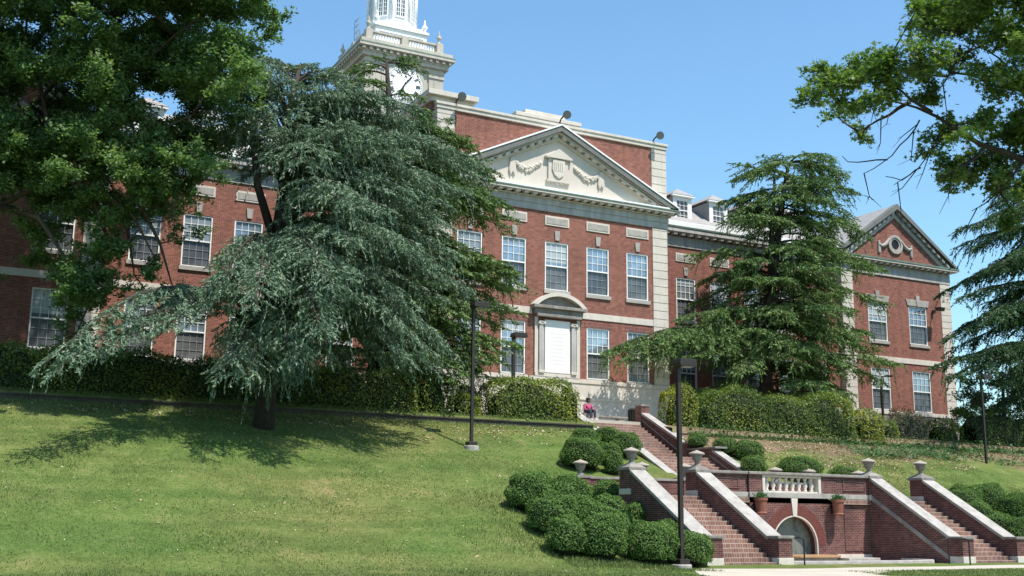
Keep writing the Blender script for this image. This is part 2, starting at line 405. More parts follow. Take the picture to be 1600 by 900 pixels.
# relief in the tympanum
def blobs(name, pts, mat, parent, seed=1):
    b = MB(); r_ = random.Random(seed)
    for x, y, z, r in pts:
        b.lathe([(r*.05, -r), (r*.75, -r*.65), (r, 0), (r*.75, r*.65), (r*.05, r)], (x, y, z), 7)
    return b.build(name, mat, parent, smooth=True)
for sg in (-1, 1):
    pts = []; r_ = random.Random(5)
    for k in range(70):
        t = r_.random(); x = 4.45+sg*(1.15+1.65*t); dz = -math.sin(math.pi*t)*.42; z = 22.0-.42*t*.6+dz+r_.uniform(-.16, .16)*(1-abs(2*t-1)*.6)
        pts.append((x, -.07, z, r_.uniform(.07, .13)))
    blobs('garland', pts, M['stone_pale'], HALL)
    b = MB(); x = 4.45+sg*3.0
    b.prism_y([(x-.16, 22.0), (x+.12, 22.05), (x+.22, 21.2), (x+.1, 20.95), (x-.02, 21.15), (x-.14, 20.9), (x-.26, 21.25)], -.17, -.03)
    b.build('carved_drapery', M['stone_pale'], HALL, bevel=.04)
b = MB(); b.box(3.78, 5.12, -.16, -.03, 21.05, 22.35); b.box(3.66, 5.24, -.2, -.03, 20.93, 21.05)
b.prism_y([(3.55, 22.35), (5.35, 22.35), (5.35, 22.45), (4.45, 22.95), (3.55, 22.45)], -.3, -.03); b.build('carved_tablet', M['stone_pale'], HALL, bevel=.02)
b = MB(); b.prism_y([(4.05, 22.3), (4.85, 22.3), (4.9, 21.7), (4.75, 21.35), (4.45, 21.15), (4.15, 21.35), (4.0, 21.7)], -.24, -.15)
for k in range(5): b.box(4.15+k*.13, 4.21+k*.13, -.27, -.23, 21.6, 22.15)
b.prism_y([(3.95, 21.05), (4.95, 21.05), (4.8, 20.85), (4.6, 20.92), (4.45, 20.8), (4.3, 20.92), (4.1, 20.85)], -.15, -.03)
b.build('carved_shield', M['stone'], HALL, bevel=.015)
# attic coping
b = MB(); b.box(-3.4, 12.3, -.1, .5, 24.2, 24.42); b.box(-3.45, 12.35, -.16, .6, 24.42, 24.58)
b.box(12.0, 12.35, .6, 18, 24.2, 24.58); b.box(-3.45, -3.1, .6, 18, 24.2, 24.58); b.build('attic_coping', M['stone'], HALL, bevel=.02)
b = MB(); b.box(-3.75, -1.0, .05, 6.5, 24.6, 24.9); b.box(-3.95, -.83, -.2, 6.7, 24.9, 25.2); b.build('roof_block', M['stone'], HALL, bevel=.02)
b = MB(); b.box(-3.6, -1.2, .3, 6.3, 24.2, 24.6); b.build('roof_block_wall', M['brick'], HALL)
b = MB(); b.box(3.3, 7.8, 3.0, 8, 24.2, 26.15); b.box(4.1, 7.0, 3.4, 7.6, 26.15, 26.6); b.box(3.2, 7.9, 2.9, 8.1, 25.9, 26.16); b.build('roof_penthouse', M['stone'], HALL, bevel=.03)
# ---- tablet frame in the middle of the ground floor
b = MB()
b.box(3.0, 5.94, -.12, .05, 9.46, 9.66)
b.box(2.98, 3.2, -.1, .05, 9.66, 12.85); b.box(5.74, 5.96, -.1, .05, 9.66, 12.85)
for x in (3.4, 5.52): b.box(x-.18, x+.18, -.2, .05, 9.66, 9.82)
b.build('tablet_surround', M['stone'], HALL, bevel=.015)
for x in (3.4, 5.52):
    b = MB(); b.box(x-.16, x+.16, -.16, .02, 9.82, 12.42); b.build('tablet_pilaster', M['stone_grey'], HALL, bevel=.01)
for x in (3.4, 5.52):
    b = MB()
    b.box(x-.2, x+.2, -.24, .02, 12.55, 12.62)
    for s_ in (-1, 1): b.lathe([(.02, -.06), (.1, -.05), (.1, .05), (.02, .06)], (x+s_*.16, -.16, 12.49), 10)
    b.box(x-.16, x+.16, -.2, .02, 12.42, 12.55)
    b.build('scroll_capital', M['stone'], HALL, bevel=.01)
b = MB(); b.box(3.64, 5.3, -.1, .04, 9.7, 12.72); b.build('tablet_panel', M['panel_white'], HALL, bevel=.01)
b = MB()
for k in range(9): b.box(3.95, 5.0-(k % 3)*.08, -.103, -.101, 11.95-k*.22, 11.965-k*.22)
b.build('tablet_lines', M['stone'], HALL)
b = MB(); b.box(3.0, 5.94, -.38, .04, 12.86, 13.02); b.box(2.9, 6.04, -.3, .04, 13.02, 13.32); b.box(2.72, 6.22, -.52, .04, 13.32, 13.5); b.build('tablet_entablature', M['stone_old'], HALL, bevel=.015)
b = MB(); N = 18; RO, RI = 2.36, 2.14; ZC = 13.5+.80-RO
def arc(r, am): return [(4.47+r*math.sin(a), ZC+r*math.cos(a)) for a in [R(-am)+R(2*am)*k/N for k in range(N+1)]]
o_ = arc(RO, 48.3); i_ = arc(RI, 44)
for k in range(N): b.prism_y([o_[k], o_[k+1], i_[k+1], i_[k]], -.46, .03)
b.build('segmental_arch', M['stone'], HALL)
b = MB(); b.prism_y([(x, max(z, 13.5)) for x, z in arc(RI+.01, 43.9)], -.12, .02); b.build('arch_field', M['stone_old'], HALL)
# ---- wings
WY, EY = 4.3, 3.9
def wing(x0, x1, wins, name):
    b = MB(); facade(b, x0, x1, 9.2, 20.3, WY, [(x, x+W, UZ0, UZ1) for x in wins]+[(x, x+W, LZ0, LZ1) for x in wins])
    b.add([(x0,15,GZ-.5),(x1,15,GZ-.5),(x1,15,20.3),(x0,15,20.3)], [(0,3,2,1)])
    for x in (x0+.002, x1-.002): b.add([(x,WY,GZ-.5),(x,15,GZ-.5),(x,15,20.3),(x,WY,20.3)], [(0,1,2,3)])
    b.build('wing_wall', M['brick'], HALL)
    for x in wins:
        window(x, WY, UZ0, W, UZ1-UZ0); window(x, WY, LZ0, W, LZ1-LZ0); panel_over(x, WY, 18.42, 19.0); keystone(x, WY, 17.5, 18.05)
    b = MB(); b.box(x0, x1, WY-.1, WY+.2, 9.2, 9.46); b.box(x0, x1, WY-.05, WY+.3, GZ-.6, 9.2); b.build('stone_base', M['stone_grey'], HALL, bevel=.02)
    belt(x0, x1, WY)
    for x in wins: b = MB(); b.box(x-.12, x+W+.12, WY-.012, WY+.05, LZ1+.002, LZ1+.26); b.build('flat_arch', M['brick_soldier'], HALL)
    b = MB(); b.box(x0, x1, WY-.07, WY+.3, 19.4, 20.12); b.build('frieze', M['stone_grey'], HALL, bevel=.015)
    b = MB(); n = int((x1-x0)/.62)
    for k in range(n): x = x0+(x1-x0)*(k+.5)/n; b.box(x-.14, x+.14, WY-.42, WY-.05, 20.16, 20.32)
    b.box(x0, x1, WY-.42, WY-.05, 20.321, 20.328)
    b.build('modillion_trim', M['stone'], HALL)
    b = MB(); b.box(x0, x1, WY-.5, WY+.3, 20.33, 20.62); b.build('cornice', M['stone_grey'], HALL, bevel=.015)
    b = MB(); b.box(x0, x1, WY-.55, WY+.3, 20.62, 20.69); b.build('copper_edge', M['copper'], HALL)
    b = MB(); b.box(x0, x1, WY-.57, WY+.3, 20.69, 21.02); b.build('gutter', M['white'], HALL, bevel=.02)
    b = MB(); b.prism_x([(WY-.3, 21.0), (9, 24.3), (15, 21.0), (15, 20.3), (WY, 20.3)], x0, x1); b.build('slate_roof', M['slate'], HALL)
RW = [13.2, 16.0, 18.8, 21.65, 24.45, 27.25]; LW = [-18.65, -15.98, -13.25, -10.5, -7.8, -5.1]
wing(12.23, 30.14, RW, 'right'); wing(-19.9, -3.33, LW, 'left')
def dormer(cx):
    Y = 5.15; w = .78
    b = MB(); facade(b, cx-w, cx+w, 21.4, 23.2, Y, [(cx-.5, cx+.5, 21.55, 23.0)], .12)
    d = b.build('dormer', M['white'], HALL)
    b = MB()
    for s in (-1, 1):
        x = cx+s*w; b = MB(); b.add([(x,Y,21.3),(x,Y,23.2),(x,7.6,23.2)], [(0,1,2)]); b.build('dormer_cheek', M['slate'], d)
    b = MB()
    b.box(cx-w-.16, cx+w+.16, Y-.2, Y+.02, 23.2, 23.32)
    b.build('dormer_eave', M['white'], d)
    b = MB(); e = w+.18
    b.add([(cx-e,Y-.22,23.32),(cx+e,Y-.22,23.32),(cx+e,8.2,23.32),(cx-e,8.2,23.32),(cx,Y+.6,23.95),(cx,8.2,23.95)], [(0,1,4),(1,2,5,4),(3,0,4,5),(0,3,2,1),(2,3,5)])
    b.build('dormer_roof', M['slate'], d)
    b = MB(); x0, x1, z0, z1 = cx-.5, cx+.5, 21.55, 23.0; t = .06
    b.box(x0, x0+t, Y+.02, Y+.09, z0, z1); b.box(x1-t, x1, Y+.02, Y+.09, z0, z1); b.box(x0+t, x1-t, Y+.02, Y+.09, z1-t, z1); b.box(x0+t, x1-t, Y+.02, Y+.09, z0, z0+t); b.box(x0+t, x1-t, Y+.02, Y+.09, (z0+z1)/2-.03, (z0+z1)/2+.03)
    for k in (1, 2): x = x0+(x1-x0)*k/3; b.box(x-.013, x+.013, Y+.04, Y+.08, z0+t, z1-t)
    for z in (z0+.38, z0+1.08): b.box(x0+t, x1-t, Y+.043, Y+.077, z-.013, z+.013)
    b.build('dormer_window', M['white'], d)
    b = MB(); b.add([(x0+t,Y+.085,z0+t),(x1-t,Y+.085,z0+t),(x1-t,Y+.085,z1-t),(x0+t,Y+.085,z1-t)], [(0,1,2,3)]); b.build('dormer_glass', M['screen'], d)
for cx in (14.2, 17.25, 20.3, 23.35, 26.4, -5.8, -8.85, -11.9, -14.95, -18.0): dormer(cx)
def oculus(cx, y, cz):
    b = MB(); n = 28
    def ring(ro, ri, y0, y1):
        for k in range(n):
            a0, a1 = 2*math.pi*k/n, 2*math.pi*(k+1)/n
            b.prism_y([(cx+ro*math.cos(a0), cz+ro*math.sin(a0)), (cx+ro*math.cos(a1), cz+ro*math.sin(a1)), (cx+ri*math.cos(a1), cz+ri*math.sin(a1)), (cx+ri*math.cos(a0), cz+ri*math.sin(a0))], y0, y1)
    ring(.72, .52, y-.14, y+.03); ring(.52, .38, y-.08, y+.03)
    o = b.build('round_window', M['stone_step'], HALL)
    b = MB(); b.prism_y([(cx+.39*math.cos(2*math.pi*k/n), cz+.39*math.sin(2*math.pi*k/n)) for k in range(n)], y-.02, y+.02); b.build('round_pane', M['louver'], o)
    for s in (-1, 1):
        pts = []; r_ = random.Random(3)
        for k in range(16): t = k/15; pts.append((cx+s*(.62+.95*t), y-.06, cz+.3-.62*math.sin(t*math.pi*.62)+.1*t, .16-.05*abs(t-.5)))
        blobs('carved_swag', pts, M['stone_step'], HALL)
        b = MB(); x = cx+s*1.62; b.prism_y([(x-.1, cz+.1), (x+.1, cz+.12), (x+.14, cz-.7), (x, cz-.85), (x-.12, cz-.7)], y-.12, y+.02); b.build('carved_drop', M['stone_step'], HALL, bevel=.03)
def end_pavilion(x0, x1, wins, ww):
    cx = (x0+x1)/2; yb = 17
    b = MB(); facade(b, x0, x1, 9.2, 20.4, EY, [(x, x+ww, UZ0, UZ1) for x in wins]+[(x, x+ww, LZ0, LZ1) for x in wins])
    for x in (x0, x1): b.add([(x,EY,GZ-.5),(x,yb,GZ-.5),(x,yb,20.4),(x,EY,20.4)], [(0,1,2,3)])
    b.add([(x0,yb,GZ-.5),(x1,yb,GZ-.5),(x1,yb,20.4),(x0,yb,20.4)], [(0,3,2,1)]); b.build('pavilion_wall', M['brick'], HALL)
    for x in wins:
        window(x, EY, UZ0, ww, UZ1-UZ0); window(x, EY, LZ0, ww, LZ1-LZ0)
        b = MB(); c = x+ww/2; b.prism_y([(c-1.05, UZ1+.02), (c+1.05, UZ1+.02), (c+1.2, UZ1+.5), (c-1.2, UZ1+.5)], EY-.06, EY+.02)
        b.prism_y([(c-.13, UZ1+.01), (c+.13, UZ1+.01), (c+.2, UZ1+.82), (c-.2, UZ1+.82)], EY-.1, EY+.02); b.build('stone_lintel', M['stone_step'], HALL, bevel=.01)
    b = MB(); b.box(x0-.03, x1+.03, EY-.1, EY+.2, 9.2, 9.46); b.build('base_moulding', M['stone'], HALL, bevel=.02)
    b = MB(); b.box(x0, x1, EY-.05, EY+.3, GZ-.6, 9.2); b.box(x0+.01, x0+.3, EY+.3, WY+.2, GZ-.6, 9.2); b.build('rubble_base', M['stone_old'], HALL)
    belt(x0+1.05, x1-1.05, EY)
    quoin(x0-.01, x0+1.06, EY, 9.46, 19.35); quoin(x1-1.06, x1+.01, EY, 9.46, 19.35)
    b = MB(); b.box(x0-.05, x1+.05, EY-.08, EY+.3, 19.35, 20.15); b.build('frieze', M['stone_grey'], HALL, bevel=.015)
    b = MB(); n = 19
    for k in range(n): x = x0-.2+(x1-x0+.4)*(k+.5)/n; b.box(x-.13, x+.13, EY-.4, EY-.06, 20.16, 20.3)
    b.box(x0-.3, x1+.3, EY-.4, EY-.06, 20.301, 20.308)
    b.build('modillion_trim', M['stone'], HALL)
    b = MB(); b.box(x0-.6, x1+.6, EY-.48, EY+.3, 20.31, 20.45); b.build('cornice', M['stone'], HALL, bevel=.01)
    b = MB(); b.box(x0-.64, x1+.64, EY-.52, EY+.3, 20.45, 20.56); b.build('copper_edge', M['copper'], HALL)
    hw = (x1-x0)/2; az = 24.9
    b = MB(); b.prism_y([(x0+.1, 20.56), (x1-.1, 20.56), (cx, az-.55)], EY, EY+.2); b.build('gable_wall', M['brick'], HALL)
    sl = (az-20.56)/(hw+.65)
    for sg in (-1, 1):
        ex = cx+sg*(hw+.65)
        b = MB(); b.prism_y([(cx, az), (ex, 20.58), (ex, 20.4), (cx, az-.42)], EY-.5, EY+.02); b.build('raking_cornice', M['fascia'], HALL)
        b = MB(); b.prism_y([(cx, az-.66), (ex-sg*.9, az-.66-sl*(hw-.25)), (ex-sg*.9, az-1.0-sl*(hw-.25)), (cx, az-1.0)], EY-.14, EY+.02); b.build('raking_moulding', M['stone_grey'], HALL)
        b = MB()
        for k in range(11):
            f = (k+.7)/11.5; x = cx+sg*hw*f; z = az-.45-sl*hw*f
            b.prism_y([(x-.13, z+sg*sl*.13), (x+.13, z-sg*sl*.13), (x+.13, z-sg*sl*.13-.18), (x-.13, z+sg*sl*.13-.18)], EY-.38, EY-.01)
        b.prism_y([(cx+sg*.1, az-.44-sl*.1), (cx+sg*(hw-.1), az-.44-sl*(hw-.1)), (cx+sg*(hw-.1), az-.47-sl*(hw-.1)), (cx+sg*.1, az-.47-sl*.1)], EY-.36, EY-.01)
        b.build('raking_modillion_trim', M['stone_step'], HALL)
    b = MB(); e = hw+.6
    b.add([(cx-e,EY+.0,20.58),(cx,EY+.0,az-.03),(cx+e,EY,20.58),(cx-e,yb,20.58),(cx,yb,az-.03),(cx+e,yb,20.58)], [(0,1,4,3),(1,2,5,4),(3,4,5),(0,3,5,2)]); b.build('slate_roof', M['slate'], HALL)
    oculus(cx, EY, 21.85)
end_pavilion(30.14, 41.06, [32.6, 36.65], 1.84); end_pavilion(-30.8, -19.9, [-27.2, -23.1], 1.72)
blinds()
# wall pack lamp on the right pavilion
def wall_lamp(p):
    b = MB(); x, y, z = p; b.box(x-.12, x+.12, y-.16, y, z-.12, z+.12); b.tube([(x, y-.1, z), (x-.1, y-.5, z+.12), (x-.16, y-.75, z+.1)], [.04, .04, .04], 8)
    t = thing('wall_floodlight', 'dark floodlight on a short arm high on the right end pavilion wall', 'floodlight', p)
    b.build('bracket', M['bronze'], t)
    b = MB(); b.prism_x([(y-1.1, z+.18), (y-.6, z+.22), (y-.6, z-.02), (y-1.0, z-.1)], x-.42, x+.1); b.build('lamp_head', M['bronze'], t, bevel=.02)
wall_lamp((39.1, EY-.06, 17.1))
def roof_flood(x, z, label):
    t = thing('roof_floodlight', label, 'floodlight', (x, -.14, z), 'round floodlights along the attic')
    b = MB(); b.tube([(x, .1, z-.25), (x, -.1, z+.0), (x+.05, -.35, z+.15)], [.045, .045, .045], 8); b.build('arm', M['bronze'], t)
    b = MB(); c = Vector((x+.1, -.62, z+.12)); ax = Vector((-.25, -.75, -.2)).normalized(); u = ax.orthogonal().normalized(); v = ax.cross(u); vs = []; fs = []; n = 18
    prof = [(.05, .2), (.14, .14), (.22, .02), (.25, -.08)]
    for r_, h_ in prof:
        for k in range(n): a = 2*math.pi*k/n; q = c-ax*h_+(u*math.cos(a)+v*math.sin(a))*r_; vs.append(tuple(q))
    for j in range(3):
        for k in range(n): fs.append((j*n+k, j*n+(k+1) % n, (j+1)*n+(k+1) % n, (j+1)*n+k))
    fs.append(tuple(range(n))); b.add(vs, fs); h = b.build('lamp_bowl', M['grey_metal'], t, smooth=False)
    b = MB(); b.add([tuple(c+ax*.078+(u*math.cos(2*math.pi*k/n)+v*math.sin(2*math.pi*k/n))*.24) for k in range(n)], [tuple(range(n))]); b.build('lens', M['screen'], t)
roof_flood(-2.2, 24.75, 'round floodlight over the left corner of the attic below the clock tower')
roof_flood(4.65, 24.9, 'round floodlight just above the peak of the pediment')
roof_flood(11.3, 24.75, 'round floodlight over the right corner of the attic')

# ================================================================== clock tower
TX, TY = 4.45, 24.55
TW = thing('clock_tower', 'square pale stone clock tower with balustrade and white octagonal lantern behind the attic', 'clock tower', (TX, TY, GZ))
b = MB(); b.box(1.13, 7.77, 24.6, 31.24, GZ, 37.2); b.build('shaft', M['tower_stone'], TW)
for x0, x1 in ((1.08, 2.35), (6.55, 7.82)): b = MB(); b.box(x0, x1, 24.48, 31.3, 33.2, 36.9); b.box(x0-.06, x1+.06, 24.4, 31.36, 36.5, 36.75); b.box(x0+.45, x1-.45, 24.44, 24.47, 33.4, 36.3); b.build('corner_pilaster', M['tower_stone'], TW, bevel=.02)
b = MB(); b.box(1.0, 7.9, 24.44, 31.4, 36.9, 37.3); b.box(.75, 8.15, 24.2, 31.65, 37.3, 37.6); b.box(.35, 8.55, 23.8, 32.05, 37.95, 38.25); b.box(.5, 8.4, 23.95, 31.9, 38.25, 38.62)
for k in range(14):
    x = .75+k*.57; b.box(x-.12, x+.12, 23.9, 24.2, 37.7, 37.93)
for k in range(14):
    y = 24.4+k*.55; b.box(.42, .75, y-.12, y+.12, 37.7, 37.93)
b.box(.7, 8.2, 24.15, 31.7, 37.6, 37.96)
b.build('cornice', M['tower_stone'], TW, bevel=.02)
b = MB(); b.box(.33, 8.57, 23.78, 32.07, 38.18, 38.28); b.build('copper_edge', M['copper'], TW)
b = MB()
PX = [1.38, 4.45, 7.52]
for x in PX:
    for y in (24.85, 31.0): b.box(x-.28, x+.28, y-.28, y+.28, 38.62, 39.7)
for y in (27.9,):
    for x in (1.38, 7.52): b.box(x-.28, x+.28, y-.28, y+.28, 38.62, 39.7)
for y in (24.85, 31.0): b.box(1.3, 7.6, y-.17, y+.17, 39.5, 39.66); b.box(1.3, 7.6, y-.17, y+.17, 38.6, 38.75)
for x in (1.38, 7.52): b.box(x-.17, x+.17, 25, 31, 39.5, 39.66); b.box(x-.17, x+.17, 25, 31, 38.6, 38.75)
pb = b.build('balustrade', M['tower_stone'], TW, bevel=.015)
prof = [(.05, 0), (.09, .05), (.06, .12), (.11, .3), (.06, .55), (.08, .62), (.05, .74)]
for x0 in (1.84, 4.9):
    for y in (24.85, 31.0):
        b = MB(); b.box(x0-.1, x0+2.2, y-.04, y+.04, 38.751, 38.77)
        for i in range(10): b.lathe(prof, (x0+i*.235, y, 38.75), 7)
        b.build('baluster_row', M['white'], TW, smooth=True)
for y0 in (25.3, 28.4):
    for x in (1.38, 7.52):
        b = MB(); b.box(x-.04, x+.04, y0-.1, y0+2.25, 38.751, 38.77)
        for i in range(10): b.lathe(prof, (x, y0+i*.24, 38.75), 7)
        b.build('baluster_row', M['white'], TW, smooth=True)
for x in (1.38, 7.52):
    for y in (24.85, 31.0):
        b = MB(); b.lathe([(.2, 0), (.22, .08), (.1, .16), (.08, .28), (.18, .44), (.22, .6), (.1, .72), (.08, .8), (.1, .88), (.04, 1.0), (.012, 1.2)], (x, y, 39.7), 12); b.build('stone_finial', M['tower_stone'], TW, smooth=True)
CZ = 35.45
def disc(b, cx, y0, y1, cz, r, n=48): b.prism_y([(cx+r*math.cos(2*math.pi*k/n), cz+r*math.sin(2*math.pi*k/n)) for k in range(n)], y0, y1)
b = MB(); disc(b, TX-.05, 24.48, 24.6, CZ, 1.92); disc(b, TX-.05, 24.42, 24.5, CZ, 1.75); b.build('clock_surround', M['tower_stone'], TW)
b = MB(); disc(b, TX-.05, 24.38, 24.45, CZ, 1.56); cf = b.build('clock_face', M['tower_white'], TW)
b = MB()
for k in range(60):
    a = 2*math.pi*k/60; ca, sa = math.cos(a), math.sin(a); r0, r1, w = 1.42, 1.5, .03
    p_ = [(TX-.05+r0*ca-w*sa, CZ+r0*sa+w*ca), (TX-.05+r0*ca+w*sa, CZ+r0*sa-w*ca), (TX-.05+r1*ca+w*sa, CZ+r1*sa-w*ca), (TX-.05+r1*ca-w*sa, CZ+r1*sa+w*ca)]
    b.prism_y(p_, 24.36, 24.385)
b.build('minute_marks', M['louver'], cf)
b = MB()
def glyph_bars(s):   # strokes of a roman numeral, unit height, list of (x0,z0,x1,z1,w)
    out = []; x = 0
    for ch in s:
        if ch == 'I': out.append((x+.11, 0, x+.11, 1, .15)); x += .27
        if ch == 'V': out += [(x+.08, 1, x+.33, 0, .15), (x+.58, 1, x+.33, 0, .07)]; x += .7
        if ch == 'X': out += [(x+.08, 1, x+.58, 0, .15), (x+.58, 1, x+.08, 0, .07)]; x += .7
    return out, x-.05
for h, s in enumerate(['XII', 'I', 'II', 'III', 'IIII', 'V', 'VI', 'VII', 'VIII', 'IX', 'X', 'XI']):
    a = R(90-30*h); bars, wd_ = glyph_bars(s); H = .36; rc = 1.0; sc = H
    er = Vector((math.cos(a), math.sin(a))); et = Vector((math.sin(a), -math.cos(a)))
    for x0, z0, x1, z1, w in bars:
        p0 = Vector(((x0-wd_/2)*sc, z0*H)); p1 = Vector(((x1-wd_/2)*sc, z1*H)); w *= sc*.5
        q = []
        for p_, s_ in ((p0, -1), (p0, 1), (p1, 1), (p1, -1)):
            v = et*(p_.x+s_*w)+er*(rc+p_.y); q.append((TX-.05+v.x, CZ+v.y))
        b.prism_y(q, 24.355, 24.383)
b.build('roman_numerals', M['louver'], cf)
for ang, ln, wd_, nm in ((R(90-205), .78, .1, 'hour_hand'), (R(90-38), 1.15, .06, 'minute_hand')):
    b = MB(); d = Vector((math.cos(ang), math.sin(ang))); e = Vector((-d.y, d.x)); c = Vector((TX-.05, CZ))
    q = [c-d*.25+e*wd_*.6, c+e*wd_*.5, c+d*ln*.7+e*wd_, c+d*ln, c+d*ln*.7-e*wd_, c-e*wd_*.5, c-d*.25-e*wd_*.6]
    b.prism_y([(v.x, v.y) for v in q], 24.31 if nm[0] == 'm' else 24.33, 24.325 if nm[0] == 'm' else 24.345); b.build(nm, M['louver'], cf)
# white lantern
b = MB(); b.box(2.2, 6.7, 25.5, 30.0, 38.62, 40.55); b.box(2.05, 6.85, 25.35, 30.15, 40.55, 40.75); b.box(2.3, 6.6, 25.6, 29.9, 40.75, 41.05); b.box(2.5, 6.4, 25.46, 25.5, 40.1, 40.2); b.build('lantern_base', M['tower_white'], TW, bevel=.02)
LC = (4.45, 27.75)
b = MB(); b.lathe([(2.12, 41.0), (2.12, 41.5), (1.98, 41.55), (1.98, 46.4), (2.2, 46.5), (2.35, 46.9), (1.6, 47.1), (1.5, 49), (1.7, 49.2), (1.2, 50), (.3, 52.5), (.1, 60), (.02, 62)], (LC[0], LC[1], 0), 8, sq=True); b.build('lantern', M['tower_white'], TW)
for k in range(8):
    a = R(45*k); n_ = Vector((math.cos(a), math.sin(a))); t_ = Vector((-n_.y, n_.x)); rr = 1.98*math.cos(math.pi/8)
    def P3(u, z, off): v = Vector(LC)+n_*(rr+off)+t_*u; return (v.x, v.y, z)
    def slab(b, u0, u1, z0, z1, o0, o1): b.add([P3(u0,z0,o0),P3(u1,z0,o0),P3(u1,z1,o0),P3(u0,z1,o0),P3(u0,z0,o1),P3(u1,z0,o1),P3(u1,z1,o1),P3(u0,z1,o1)], [(0,1,2,3),(4,7,6,5),(0,4,5,1),(1,5,6,2),(2,6,7,3),(3,7,4,0)])
    b = MB(); slab(b, -.36, .36, 41.95, 45.3, .0, .02); gl = b.build('lantern_window', M['screen'], TW)
    b = MB()
    slab(b, -.42, -.36, 41.9, 45.4, .0, .08); slab(b, .36, .42, 41.9, 45.4, .0, .08); slab(b, -.42, .42, 41.85, 41.95, 0, .09); slab(b, -.42, .42, 45.3, 45.5, 0, .09)
    slab(b, -.05, .05, 41.95, 45.3, .022, .06)
    for u in (-.19, .19): slab(b, u-.02, u+.02, 41.95, 45.3, .022, .045)
    for j in range(1, 9): z = 41.95+j*.37; slab(b, -.36, .36, z-.02, z+.02, .022, .043)
    b.build('lantern_muntins', M['tower_white'], gl)
b = MB()
for k in range(8):
    a = R(45*k+22.5); b.lathe([(.12, 41.5), (.12, 46.3)], (LC[0]+2.0*math.cos(a), LC[1]+2.0*math.sin(a), 0), 8)
b.build('lantern_columns', M['tower_white'], TW, smooth=True)
for x in (2.35, 6.55):
    for y in (25.65, 29.85):
        b = MB(); b.lathe([(.17, 0), (.19, .1), (.09, .2), (.22, .36), (.25, .56), (.1, .73), (.07, .85), (.1, .9), (.02, 1.2)], (x, y, 40.75 if y > 27 else 40.75), 12); b.build('white_finial', M['tower_white'], TW, smooth=True)
b = MB()
for z in (40.0, 40.55, 41.1, 41.65, 42.2): b.tube([(1.75, 28.3, z), (1.75, 29.3, z)], .025, 6)
for y in (28.3, 28.8, 29.3): b.tube([(1.75, y, 38.7), (1.75, y, 42.3)], .025, 6)
b.build('roof_ladder_cage', M['grey_metal'], TW)

# ================================================================== ground
def ground_h(x, y):
    x = np.asarray(x, float); y = np.asarray(y, float)
    y0 = -25.0+np.clip((x+8)/4, 0, 1)*1.05   # the slope starts further back beside the stairs
    t = (y-y0)/(-8-y0)
    s = .5*(t+np.sqrt(t*t+.0012))-.5*(np.sqrt(1e-9+.0012))*0
    h = 5.9*np.clip(s, 0, 1)
    h = np.where(y > -8, np.clip(6.2+(y+8)*.18, 6.2, GZ), h)
    band = np.clip((-9-y)/3, 0, 1)*np.clip((y+27)/4, 0, 1)
    h = h+band*(.10*np.sin(x*.31+1.3)*np.sin(y*.42)+.05*np.sin(x*.83+.4*y))*np.where((x > -4.5) & (x < 13.5), .15, 1)
    return h
def gh(x, y): return float(ground_h(x, y))
xs = np.unique(np.round(np.concatenate([np.linspace(-700, -60, 17), np.arange(-60, 75, .6), np.linspace(75, 700, 17), [-3.2, 12.1, 2.2, 6.7]]), 3))
ys = np.unique(np.round(np.concatenate([np.linspace(-600, -70, 12), np.arange(-70, 1, .5), np.linspace(1, 800, 14), [-24.1, -15.3, -8.0, -7.95, -5.45]]), 3))
X, Y = np.meshgrid(xs, ys); Z = ground_h(X, Y)
nx, ny = len(xs), len(ys)
V = np.stack([X.ravel(), Y.ravel(), Z.ravel()], 1)
ii, jj = np.meshgrid(np.arange(nx-1), np.arange(ny-1)); ii = ii.ravel(); jj = jj.ravel()
cx_ = (xs[ii]+xs[ii+1])/2; cy_ = (ys[jj]+ys[jj+1])/2
cut = ((cx_ > -3.2) & (cx_ < 12.1) & (cy_ > -24.1) & (cy_ < -15.3)) | ((cx_ > 2.2) & (cx_ < 6.7) & (cy_ > -15.4) & (cy_ < -5.45)) | ((cy_ > 5.2) & (cy_ < 14) & (cx_ > -30) & (cx_ < 40))
ii, jj = ii[~cut], jj[~cut]
F = np.stack([jj*nx+ii, jj*nx+ii+1, (jj+1)*nx+ii+1, (jj+1)*nx+ii], 1)
def np_mesh(name, V, F, mat, tint=None, smooth=False):
    me = bpy.data.meshes.new(name); k = F.shape[1]
    me.vertices.add(len(V)); me.vertices.foreach_set('co', np.ascontiguousarray(V, dtype=np.float32).ravel())
    me.loops.add(F.size); me.loops.foreach_set('vertex_index', np.ascontiguousarray(F, dtype=np.int32).ravel())
    me.polygons.add(len(F)); me.polygons.foreach_set('loop_start', np.arange(0, F.size, k, dtype=np.int32)); me.polygons.foreach_set('loop_total', np.full(len(F), k, dtype=np.int32))
    for m in (mat if isinstance(mat, (list, tuple)) else [mat]): me.materials.append(m)
    if tint is not None:
        a = me.attributes.new('tint', 'FLOAT', 'FACE'); a.data.foreach_set('value', np.ascontiguousarray(tint, dtype=np.float32))
    me.update(calc_edges=True); me.validate()
    if smooth: me.polygons.foreach_set('use_smooth', np.ones(len(F), dtype=bool))
    return me
def link(name, me, parent=None, loc=None):
    o = bpy.data.objects.new(name, me); col.objects.link(o); o.parent = parent
    if loc is not None: o.location = loc
    return o
